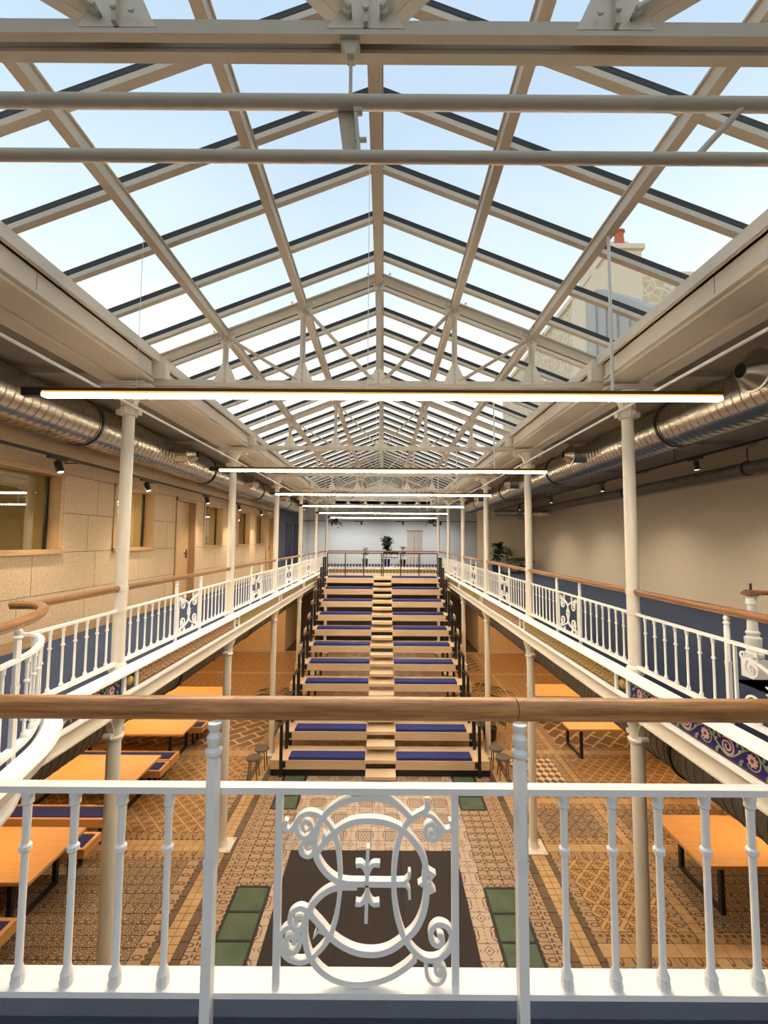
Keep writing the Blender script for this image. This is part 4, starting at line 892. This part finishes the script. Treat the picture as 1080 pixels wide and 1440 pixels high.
# tubes below the near truss
Y = CY[1]
t = thing('curtain_tubes', 'two cream tubes hung across below the nearest roof truss', 'pipe', (0, Y, 6.6))
part('tube', MB().cyl((-2.5, Y, 6.752), (2.5, Y, 6.752), 0.022, n=16), 'truss', t); part('tube', MB().cyl((-2.5, Y, 6.560), (2.5, Y, 6.560), 0.019, n=16), 'truss', t)
part('hanger', MB().cyl((-0.05, Y, 6.955), (-0.05, Y, 6.752), 0.006).extr([(-0.085, 6.955), (-0.02, 6.955), (-0.038, 6.905), (-0.062, 6.905)], Y-0.02, Y+0.02), 'truss', t)
part('bracket', MB().bar((-0.065, Y+0.02, 6.75), (-0.045, Y+0.03, 6.60), 0.06, 0.006, (0, 1, 0)).bar((-0.035, Y+0.01, 6.75), (-0.018, Y+0.01, 6.56), 0.012, 0.035, (0, 1, 0)).cyl((-0.035, Y, 6.62), (0.005, Y, 6.62), 0.008).cyl((-0.035, Y, 6.72), (-0.01, Y, 6.72), 0.012), 'truss', t)
part('strut', MB().cyl((1.25, Y, 6.74), (1.09, Y, 6.565), 0.011), 'truss', t)
# track lights
def track(X, z, y0, y1, ys, side, aim):
    t = thing('light_track', 'black ceiling light track along the %s gallery' % side, 'light track', (X, (y0+y1)/2, z), 'black light tracks')
    part('rail', MB().box(X-0.018, X+0.018, y0, y1, z-0.018, z+0.018), 'black', t)
    for y in ys:
        part('adapter', MB().box(X-0.02, X+0.02, y-0.16, y+0.16, z-0.045, z-0.018), 'black', t)
        part('arm' if X < 0 else 'drop_rod', MB().cyl((X, y+0.5, z), (-4.386, y+0.5, z), 0.008, n=6) if X < 0 else MB().cyl((X, y+0.5, z+0.018), (X, y+0.5, 7.15), 0.006, n=6), 'black', t)
    for k, y in enumerate(ys):
        d = Vector(aim).normalized(); a = Vector((X, y, z-0.06))
        h = thing('track_spot', 'small black spotlight on the %s track, %s from the camera' % (side, ORD[k]), 'spotlight', tuple(a), 'small black track spots')
        part('head', MB().cyl(a+d*0.01, a+d*0.15, 0.045, n=14), 'black', h); part('yoke', MB().box(X-0.012, X+0.012, y-0.012, y+0.012, z-0.075, z-0.04), 'black', h)
        part('lens', MB().cyl(a+d*0.15, a+d*0.152, 0.034, n=14), 'spot_lens', h)
        ld = bpy.data.lights.new('spot_beam', 'SPOT'); ld.energy = SPOT_W; ld.color = (1.0, 0.84, 0.64); ld.spot_size = 2.2; ld.spot_blend = 1.0; ld.shadow_soft_size = 0.05
        lo = bpy.data.objects.new('spot_beam', ld); b = Matrix.Translation(a+d*0.17) @ d.to_track_quat('-Z', 'Y').to_matrix().to_4x4(); link(lo, h, b)
track(-4.1, 6.345, -2.4, 18.2, [2.9, 5.48, 7.55, 10.13, 12.37, 14.6, 16.8], 'left', (0.35, 0.0, -1))
track(5.2, 6.70, -2.4, 19.5, [3.9, 7.08, 10.17, 13.3, 16.4], 'right', (0.12, 0.0, -1))
t = thing('light_track', 'thin black light track across in front of the far wall', 'light track', (0, 23.6, 6.4))
part('rail', MB().box(-4.3, 6.8, 23.58, 23.62, 6.33, 6.36), 'black', t)
for x in (-2.9, -1.3, 0.95, 3.0):
    part('adapter', MB().box(x-0.25, x+0.25, 23.58, 23.62, 6.30, 6.33), 'black', t); part('spot_head', MB().cyl((x+0.15, 23.6, 6.30), (x+0.15, 23.6, 6.14), 0.05), 'black', t)
    part('drop_rod', MB().cyl((x-0.2, 23.6, 6.36), (x-0.2, 23.6, 7.05), 0.006, n=6), 'black', t)
    ld = bpy.data.lights.new('spot_beam', 'SPOT'); ld.energy = SPOT_W*0.5; ld.color = (0.95, 0.97, 1.0); ld.spot_size = 2.6; ld.spot_blend = 0.9; ld.shadow_soft_size = 0.05  # cool beams added to stand in for daylight on the far wall
    lo = bpy.data.objects.new('spot_beam', ld); link(lo, t, Matrix.Translation((x+0.15, 23.6, 6.12)) @ Vector((0, 0.7, -1)).to_track_quat('-Z', 'Y').to_matrix().to_4x4())
t = thing('emergency_light', 'small white emergency light box above the far oak door', 'lamp', (-4.36, 16.9, 6.3))
part('housing', MB().bbox(-4.385, -4.30, 16.6, 17.05, 6.27, 6.40, 0.01), 'white', t); part('lens', MB().lathe([(0.05, 0), (0.05, 0.02), (0.03, 0.03)], (-4.30, 16.72, 6.33), 12, 'X'), 'white', t)
# office lamps seen through the windows
k = 0
for (y, xs) in ((4.2, (-5.2, -6.3)), (7.8, (-5.2, -6.2, -6.8)), (11.2, (-5.2, -6.2)), (13.8, (-5.2, -6.2)), (15.6, (-5.4,))):
    for x in xs:
        t = thing('office_lamp', 'slim lit linear lamp inside the office, %s seen through the oak windows' % ORD[k], 'lamp', (x, y, 6.45), 'linear office lamps'); k += 1
        part('housing', MB().box(x-0.03, x+0.03, y-0.75, y+0.75, 6.03, 6.06), 'white', t); part('diffuser', MB().box(x-0.028, x+0.028, y-0.74, y+0.74, 6.01, 6.03), 'room_led', t)
        part('cable', MB().cyl((x, y-0.6, 6.06), (x, y-0.6, 7.05), 0.003, n=5).cyl((x, y+0.6, 6.06), (x, y+0.6, 7.05), 0.003, n=5), 'white', t)
# downlights recessed below the galleries
k = 0
for X in (-6.3, -4.2, 4.2, 6.3):
    for Y in (7.8, 11.0, 13.4, 15.8, 18.0, 20.0):
        t = thing('downlight', 'round warm downlight below the %s gallery, %s row, %s from the camera' % ('left' if X < 0 else 'right', 'inner' if abs(X) < 5 else 'outer', ORD[k % 6]), 'lamp', (X, Y, 3.5), 'downlights below the galleries')
        k += 1
        part('rim', MB().lathe([(0.12, 3.495), (0.15, 3.49), (0.15, 3.5), (0.12, 3.5)], (X, Y, 0), 18, cap=False), 'white', t)
        part('diffuser', MB().cyl((X, Y, 3.492), (X, Y, 3.498), 0.12, n=18), 'down', t)

for X, Y, nm in ((-4.2, 4.2, 'by the left front column'), (4.2, 4.2, 'by the right front column'), (-1.3, 0.4, 'under the near gallery, left'), (1.3, 0.4, 'under the near gallery, right')):  # unseen extra downlights, added to brighten the nearest lower columns
    zc = 3.5 if abs(X) > 2 else 3.55
    t = thing('downlight', 'round warm fill downlight added ' + nm, 'lamp', (X, Y, zc), 'downlights below the galleries')
    part('rim', MB().lathe([(0.12, zc-0.005), (0.15, zc-0.01), (0.15, zc), (0.12, zc)], (X, Y, 0), 18, cap=False), 'white', t)
    part('diffuser', MB().cyl((X, Y, zc-0.008), (X, Y, zc-0.002), 0.12, n=18), 'down', t)

# ================================================================ tables and benches
def table(s, y0, y1, nm, left):
    xa, xb = s*4.6, s*7.2; x0, x1 = sorted((xa, xb))
    t = thing('dining_table', 'long honey oak table with black frame legs, ' + nm, 'table', ((x0+x1)/2, (y0+y1)/2, 0), 'long oak tables below the galleries')
    part('tabletop', MB().bbox(x0, x1, y0, y1, 0.705, 0.75, 0.004), 'table', t)
    for x in (s*4.95, s*6.85):
        part('leg', MB().box(x-0.03, x+0.03, y0+0.12, y0+0.18, 0, 0.705).box(x-0.03, x+0.03, y1-0.18, y1-0.12, 0, 0.705).box(x-0.03, x+0.03, y0+0.18, y1-0.18, 0.0, 0.05).box(x-0.03, x+0.03, y0+0.18, y1-0.18, 0.66, 0.705), 'black', t)
    yc = (y0+y1)/2; xp = sorted((s*4.95, s*7.0))
    p = thing('pendant_lamp', 'black linear pendant lamp hung low over the oak table, ' + nm, 'lamp', (s*6, yc, 1.7), 'black pendants over the tables')
    part('housing', MB().box(*xp, yc-0.03, yc+0.03, 1.69, 1.75), 'black', p)
    part('diffuser', MB().box(xp[0]+0.03, xp[1]-0.03, yc-0.024, yc+0.024, 1.6895, 1.69), 'pendant', p)
    part('cable', MB().cyl((s*5.2, yc, 1.75), (s*5.2, yc, 3.5), 0.004, n=5).cyl((s*6.8, yc, 1.75), (s*6.8, yc, 3.5), 0.004, n=5), 'black', p)
def bench(s, y0, y1, nm):
    x0, x1 = sorted((s*4.58, s*7.2))
    t = thing('bench', 'oak bench with inset navy cushion, ' + nm, 'bench', ((x0+x1)/2, (y0+y1)/2, 0), 'oak benches at the tables')
    part('frame', MB().box(x0, x1, y0, y0+0.05, 0.31, 0.45).box(x0, x1, y1-0.05, y1, 0.31, 0.45).box(x0, x0+0.06, y0+0.05, y1-0.05, 0.31, 0.45).box(x1-0.06, x1, y0+0.05, y1-0.05, 0.31, 0.45).box(x0+0.06, x1-0.06, y0+0.05, y1-0.05, 0.31, 0.34), 'table', t)
    part('cushion', MB().bbox(x0+0.065, x1-0.065, y0+0.055, y1-0.055, 0.34, 0.455, 0.02), 'cushion', t)
    for x in (s*4.85, s*6.95):
        part('leg', MB().box(x-0.025, x+0.025, y0+0.06, y0+0.11, 0, 0.31).box(x-0.025, x+0.025, y1-0.11, y1-0.06, 0, 0.31).box(x-0.025, x+0.025, y0+0.11, y1-0.11, 0, 0.04), 'black', t)
for i, (a, b) in enumerate(((6.05, 7.17), (8.42, 9.48), (10.45, 11.6), (12.65, 13.75))):
    nm = ['nearest on the left', 'second on the left', 'third on the left', 'farthest on the left'][i]
    table(-1, a, b, nm, True); bench(-1, a-0.58, a-0.16, 'camera side of the table ' + nm)
    if i < 3: bench(-1, b-0.06, b+0.36, 'far side of the table ' + nm)
for i, (a, b) in enumerate(((6.42, 7.57), (10.85, 11.95), (13.1, 14.2))):
    table(1, a, b, ['nearest on the right', 'second on the right', 'farthest on the right'][i], False)

# ================================================================ bleacher
bl = thing('bleacher', 'pale oak stepped seating with black side rails rising to the gallery', 'bleacher', (0.02, 10.0, 0))
cushL = (-2.08, -0.335); NR = 11; H = 0.3525; RUN = 0.65; XA0, XA1 = -0.31, 0.365
slab_t = 0.195
ROWN = ['bottom row', 'second row from the bottom', 'third row from the bottom', 'fourth row from the bottom', 'fifth row from the bottom', 'middle row', 'fifth row from the top', 'fourth row from the top', 'third row from the top', 'second row from the top', 'top row']
for i in range(NR):
    Y = 10.1 + RUN*i; z = H*(i+1); d = RUN+0.06 if i < NR-1 else 1.0
    for (x0, x1) in ((-2.46, XA0), (XA1, 2.48)):
        part('seat_step', MB().bbox(x0, x1, Y, Y+d, z-slab_t, z, 0.004), 'deck', bl)
    part('aisle_tread', MB().bbox(XA0+0.002, XA1-0.002, Y+0.02, Y+d, z-0.075, z, 0.003), 'deck', bl)
    part('aisle_tread', MB().bbox(XA0+0.002, XA1-0.002, Y-0.34, Y+0.02, z-H/2-0.075, z-H/2, 0.003), 'deck', bl)
    for nm, (x0, x1) in (('left', (-2.05, XA0-0.02)), ('right', (XA1+0.02, 2.09))):
        n = 8; b = 0.03
        single('seat_cushion', MB().add([(x0, Y+0.02, z), (x1, Y+0.02, z), (x1, Y+0.34, z), (x0, Y+0.34, z), (x0, Y+0.02, z+0.045), (x1, Y+0.02, z+0.045), (x1, Y+0.34, z+0.045), (x0, Y+0.34, z+0.045),
             (x0+b, Y+0.04, z+0.062), (x1-b, Y+0.04, z+0.062), (x1-b, Y+0.32, z+0.062), (x0+b, Y+0.32, z+0.062)],
             [(3,2,1,0),(0,1,5,4),(1,2,6,5),(2,3,7,6),(3,0,4,7),(4,5,9,8),(5,6,10,9),(6,7,11,10),(7,4,8,11),(8,9,10,11)]), 'cushion',
             'long blue seat cushion %s of the aisle on the %s' % (nm, ROWN[i]), 'cushion', 'blue cushions on the bleacher')
    for s in (-1, 1):
        X = s*2.23 + 0.02; y0, y1 = Y-0.03, Y+RUN-0.10; zt = z + 0.78
        part('side_rail', MB().box(X-0.035, X+0.035, y0, y0+0.02, z-0.30 if i else 0, zt).box(X-0.035, X+0.035, y0+0.02, y1, zt-0.02, zt).box(X-0.035, X+0.035, y1-0.02, y1, z+0.0, zt-0.02), 'black', bl)
        part('stringer', MB().box(X-0.03, X+0.03, Y+0.02, Y+RUN, z-slab_t-0.10, z-slab_t), 'black', bl)
        part('bracket', MB().box(X-s*0.04, X-s*0.10, Y-0.025, Y, z-0.15, z-0.02), 'black', bl)
        if i % 2 == 1: part('leg', MB().box(X-0.03, X+0.03, Y+0.3, Y+0.36, 0, z-slab_t-0.10), 'black', bl)
part('base_plinth', MB().box(-2.46, 2.50, 10.14, 10.2, 0, H-slab_t), 'black', bl)
Y = 17.3
t = thing('landing_rail', 'black steel guard rail along the top of the bleacher', 'railing', (0, Y, 3.88))
for x in (-2.16, -1.45, -0.72, -0.02, 0.05, 0.74, 1.47, 2.20): part('post', MB().box(x-0.02, x+0.02, Y-0.02, Y+0.02, 3.878, 4.77), 'black', t)
part('top_bar', MB().box(-2.18, 2.22, Y-0.02, Y+0.02, 4.77, 4.81), 'black', t)
# stools
def stool(x, y, nm):
    t = thing('stool', 'round taupe stool with wooden legs, ' + nm, 'stool', (x, y, 0), 'round stools beside the bleacher')
    part('seat', MB().lathe([(0.13, 0.42), (0.165, 0.43), (0.17, 0.45), (0.15, 0.465), (0.0, 0.468)], (x, y, 0), 20), 'stool', t)
    for k in range(4):
        a = PI/4+k*PI/2; part('leg', MB().cyl((x+0.10*math.cos(a), y+0.10*math.sin(a), 0.425), (x+0.15*math.cos(a), y+0.15*math.sin(a), 0), 0.016, 0.011, n=8), 'stool_leg', t)
stool(-2.80, 10.02, 'nearer of the two left of the bleacher'); stool(-2.74, 10.45, 'farther of the two left of the bleacher')
stool(2.79, 10.12, 'nearer of the two right of the bleacher'); stool(2.74, 10.55, 'farther of the two right of the bleacher')
# charcoal entrance mat
t = thing('entrance_mat', 'large charcoal entrance mat on the tiles below the near railing', 'mat', (-0.08, 5.9, 0))
for (x0, x1) in ((-1.48, -0.55), (-0.546, 0.38), (0.384, 1.32)):
    for (y0, y1) in ((3.6, 5.6), (5.604, 7.78)): part('mat_panel', MB().bbox(x0, x1, y0, y1, -0.012, 0.012, 0.004), 'mat', t)

# ================================================================ plants and far furniture
def leaf(mb, p, d, L, W, droop=0.25):
    d = Vector(d).normalized(); p = Vector(p); side = d.cross(Vector((0, 0, 1))); side = side.normalized() if side.length > 1e-3 else Vector((1, 0, 0)); up = side.cross(d)
    q = [p, p+d*L*0.35+side*W*0.5+up*0.05*L, p+d*L*0.75+side*W*0.42-Vector((0,0,droop*L*0.4)), p+d*L-Vector((0,0,droop*L)), p+d*L*0.75-side*W*0.42-Vector((0,0,droop*L*0.4)), p+d*L*0.35-side*W*0.5+up*0.05*L, p+d*L*0.5-Vector((0,0,0.06*L))]
    mb.add(q, [(0,1,6),(1,2,6),(2,3,6),(3,4,6),(4,5,6),(5,0,6)])
def pot_plant(name, label, loc, potmat, pr, ph, sh, sr, nl, L, W, seed, mat='leaf', trunk=0.4, group='potted plants', cat='plant'):
    R = random.Random(seed); x, y, z = loc
    t = thing(name, label, cat, loc, group)
    part('pot', MB().lathe([(pr*0.75, 0), (pr, ph), (pr*0.92, ph), (pr*0.85, ph-0.05), (0, ph-0.05)], loc, 18), potmat, t)
    st = MB(); fo_ = MB()
    for k in range(3):
        a = R.random()*6.28; top = Vector((x+0.3*sr*math.cos(a), y+0.3*sr*math.sin(a), z+ph+sh*R.uniform(0.7, 0.95)))
        st.cyl((x, y, z+ph-0.06), top, 0.018, 0.010, n=6)
        for j in range(nl//3):
            f = R.uniform(trunk, 1.0); b = Vector((x, y, z+ph-0.06)).lerp(top, f); a = R.random()*6.28
            leaf(fo_, b, (math.cos(a), math.sin(a), R.uniform(-0.1, 0.9)), L*R.uniform(0.7, 1.2), W*R.uniform(0.7, 1.2), R.uniform(0.05, 0.4))
    part('stem', st, 'stem', t); part('foliage', fo_, mat, t, smooth=False)
def palm(label, loc, potmat, h, nf, seed, group='potted plants'):
    R = random.Random(seed); x, y, z = loc; t = thing('potted_palm', label, 'plant', loc, group)
    part('pot', MB().lathe([(0.15, 0), (0.19, 0.32), (0.17, 0.32), (0.16, 0.28), (0, 0.28)], loc, 16), potmat, t); fo_ = MB(); st = MB()
    for k in range(nf):
        a = 2*PI*k/nf + R.uniform(-0.2, 0.2); tilt = R.uniform(0.25, 0.75); Lf = h*R.uniform(0.75, 1.0); prev = Vector((x, y, z+0.3)); d = Vector((math.cos(a)*tilt, math.sin(a)*tilt, 1)).normalized()
        for j in range(9):
            nx = prev + d*Lf/9; st.cyl(prev, nx, 0.008, 0.006, n=5, cap=False); d = (d + Vector((math.cos(a)*0.10, math.sin(a)*0.10, -0.14))).normalized()
            if j > 2:
                sd = Vector((-math.sin(a), math.cos(a), 0))
                for q in (-1, 1): leaf(fo_, nx, sd*q + d*0.5, 0.26, 0.03, 0.2)
            prev = nx
    part('stem', st, 'leaf2', t); part('foliage', fo_, 'leaf', t, smooth=False)
pot_plant('fiddle_fig', 'tall fiddle leaf fig in cobalt pot at centre of the far gallery', (0.20, 22.4, GZ), 'pot_blue', 0.22, 0.42, 1.25, 0.42, 84, 0.36, 0.24, 3, trunk=0.45)
pot_plant('potted_shrub', 'small plant in tall charcoal pot left of the fig', (-0.85, 21.8, GZ), 'pot_dark', 0.15, 0.45, 0.55, 0.25, 30, 0.22, 0.10, 4, mat='leaf2', trunk=0.4)
pot_plant('potted_shrub', 'small plant in tall charcoal pot right of the fig', (1.02, 21.9, GZ), 'pot_dark', 0.17, 0.42, 0.65, 0.25, 30, 0.24, 0.08, 5, trunk=0.4)
pot_plant('potted_fig', 'bushy potted plant in cobalt pot at the end of the right gallery', (4.95, 18.9, GZ), 'pot_blue', 0.21, 0.40, 0.95, 0.55, 66, 0.34, 0.22, 6, trunk=0.3)
pot_plant('potted_shrub', 'slender plant in pale pot between the two right gallery plants', (5.50, 19.2, GZ), 'pot_white', 0.22, 0.46, 0.75, 0.4, 15, 0.30, 0.12, 8, trunk=0.55)
palm('small potted palm beside the second right column', (6.0, 18.8, GZ), 'pot_dark', 0.7, 10, 9)
palm('feathery potted palm at the right flank of the bleacher', (2.98, 13.5, 0), 'pot_dark', 1.15, 9, 11); palm('potted palm at the left flank of the bleacher', (-2.98, 13.2, 0), 'pot_dark', 1.1, 8, 12)
palm('second potted palm at the right flank, nearer the camera', (2.95, 12.0, 0), 'pot_dark', 0.7, 8, 15)
def hanging(label, loc, seed):
    R = random.Random(seed); x, y, z = loc; t = thing('hanging_plant', label, 'plant', loc, 'hanging plants')
    part('pot', MB().lathe([(0.08, -0.12), (0.14, 0.06), (0.12, 0.06), (0, 0.03)], loc, 14), 'pot_dark', t); part('cord', MB().cyl((x, y, z), (x, y, 7.05), 0.004, n=5), 'black', t); f = MB()
    for k in range(40):
        a = R.random()*6.28; r = R.uniform(0.05, 0.30); leaf(f, (x+r*math.cos(a), y+r*math.sin(a), z+0.12-R.uniform(0, 0.8)*r*2.2), (math.cos(a), math.sin(a), -0.3), 0.16, 0.10)
    part('foliage', f, 'leaf', t, smooth=False)
hanging('trailing plant hung by the far left column', (-2.35, 21.6, 6.28), 21); hanging('trailing plant hung by the far right column', (2.45, 21.6, 6.28), 22)
def shell_chair(x, y, rz, label):
    t = thing('shell_chair', label, 'chair', (x, y, GZ), 'black chairs on the far gallery'); C_ = (x, y, GZ)
    part('seat', MB().lathe([(0.02, 0.43), (0.20, 0.44), (0.24, 0.47), (0.23, 0.48), (0, 0.46)], C_, 16), 'black', t)
    bk = MB(); p = [(x+0.25*math.cos(rz+a), y+0.25*math.sin(rz+a)) for a in [-1.3+0.26*k for k in range(11)]]
    bk.sweep([(a, b, GZ+0.72) for a, b in p], [(-0.012, -0.10), (0.012, -0.10), (0.012, 0.10), (-0.012, 0.10)]); part('backrest', bk, 'black', t)
    for k in (-1.0, 1.0): part('arm', MB().cyl((x+0.24*math.cos(rz+k), y+0.24*math.sin(rz+k), GZ+0.46), (x+0.25*math.cos(rz+k), y+0.25*math.sin(rz+k), GZ+0.64), 0.012, n=6), 'black', t)
    part('pedestal', MB().cyl((x, y, GZ+0.02), (x, y, GZ+0.44), 0.025), 'white', t); part('base', MB().lathe([(0.24, 0), (0.22, 0.02), (0.03, 0.05), (0, 0.05)], C_, 16), 'white', t)
shell_chair(0.62, 23.3, 1.6, 'black shell chair with white pedestal, right of the fig'); shell_chair(0.25, 23.7, 1.2, 'black shell chair half hidden behind the fig')
t = thing('curtain', 'pale pink curtains drawn over a doorway in the far wall', 'curtain', (1.86, 25.3, GZ))
for (xa, xb) in ((1.44, 1.85), (1.87, 2.28)):
    n = 24; pts_c = [(xa+(xb-xa)*k/n, 25.30+0.025*math.sin(k*1.9)) for k in range(n+1)]
    part('curtain_panel', MB().ribbon(pts_c, 0.006, GZ+0.02, 5.84, lambda a, b, d: (a, b, d)), 'curtain', t)
part('curtain_rod', MB().cyl((1.38, 25.28, 5.86), (2.34, 25.28, 5.86), 0.018), 'bronze', t)

# ================================================================ stairwell of the right gallery
x0, x1, y0, y1 = SW
wl_ = MB(); wl_.box(x0-0.03, x0, y0, y1, 3.25, GZ); wl_.box(x1, x1+0.03, y0, y1, 3.25, GZ); wl_.box(x0, x1, y0-0.03, y0, 3.25, GZ); wl_.box(x0, x1, y1, y1+0.03, 3.25, GZ); wl_.box(x0, x1, y0, y1, 3.2, 3.25)
struct('wall_stairwell', wl_, 'dark_wall')
st = thing('wooden_stair', 'dark stair descending through the right gallery floor', 'stairs', (x0, y1, 3.25))
for k in range(3): part('step', MB().box(x0+0.005+k*0.24, x0+(k+1)*0.24+0.03, y0+0.005, y1-0.005, GZ-0.24-k*0.18, GZ-0.20-k*0.18), 'stool_leg', st)
t = thing('stair_railing', 'white stair balustrade with ornate newel on the right gallery', 'railing', (3.86, 4.52, GZ))
nx, ny = 3.86, 4.52
nw = part('newel', MB().box(nx-0.075, nx+0.075, ny-0.075, ny+0.075, GZ, 4.12).lathe([(0.07, 4.12), (0.085, 4.14), (0.085, 4.17), (0.06, 4.19), (0.07, 4.25), (0.075, 4.33), (0.05, 4.35), (0.062, 4.37), (0.062, 4.385), (0.048, 4.40), (0.036, 4.66), (0.05, 4.67), (0.05, 4.69), (0.045, 4.70), (0.045, 4.735), (0.062, 4.745), (0.05, 4.755)], (nx, ny, 0), 18), 'white', t)
part('newel_cap', MB().lathe([(0.05, 4.755), (0.085, 4.765), (0.085, 4.785), (0.06, 4.80), (0.06, 4.81), (0, 4.815)], (nx, ny, 0), 8), 'oak_y', nw); part('finial', MB().cyl((nx, ny, 4.81), (nx, ny, 4.88), 0.010), 'black', nw)
part('handrail', MB().sweep([(nx+0.06, ny, 4.785), (5.6, ny, 4.785)], [(a, b*0.8) for a, b in HR]), 'oak_x', t); part('bottom_rail', MB().sweep([(nx, ny, 4.012), (5.6, ny, 4.012)], BR), 'white', t)
for k in range(8): part('baluster', MB().lathe([(0.022, 4.02), (0.012, 4.06), (0.012, 4.5), (0.012, 4.66), (0.026, 4.68), (0.016, 4.70), (0.024, 4.74), (0.024, 4.765)], (nx+0.22+k*0.2, ny, 0), 10), 'white', t)

# ================================================================ neighbouring building outside
t = thing('stone_house', 'pale rubble stone house with plaster chimney seen through the right skylight', 'building', (12, 24, 0))  # sunlight is put into the wall colours; no sun lamp
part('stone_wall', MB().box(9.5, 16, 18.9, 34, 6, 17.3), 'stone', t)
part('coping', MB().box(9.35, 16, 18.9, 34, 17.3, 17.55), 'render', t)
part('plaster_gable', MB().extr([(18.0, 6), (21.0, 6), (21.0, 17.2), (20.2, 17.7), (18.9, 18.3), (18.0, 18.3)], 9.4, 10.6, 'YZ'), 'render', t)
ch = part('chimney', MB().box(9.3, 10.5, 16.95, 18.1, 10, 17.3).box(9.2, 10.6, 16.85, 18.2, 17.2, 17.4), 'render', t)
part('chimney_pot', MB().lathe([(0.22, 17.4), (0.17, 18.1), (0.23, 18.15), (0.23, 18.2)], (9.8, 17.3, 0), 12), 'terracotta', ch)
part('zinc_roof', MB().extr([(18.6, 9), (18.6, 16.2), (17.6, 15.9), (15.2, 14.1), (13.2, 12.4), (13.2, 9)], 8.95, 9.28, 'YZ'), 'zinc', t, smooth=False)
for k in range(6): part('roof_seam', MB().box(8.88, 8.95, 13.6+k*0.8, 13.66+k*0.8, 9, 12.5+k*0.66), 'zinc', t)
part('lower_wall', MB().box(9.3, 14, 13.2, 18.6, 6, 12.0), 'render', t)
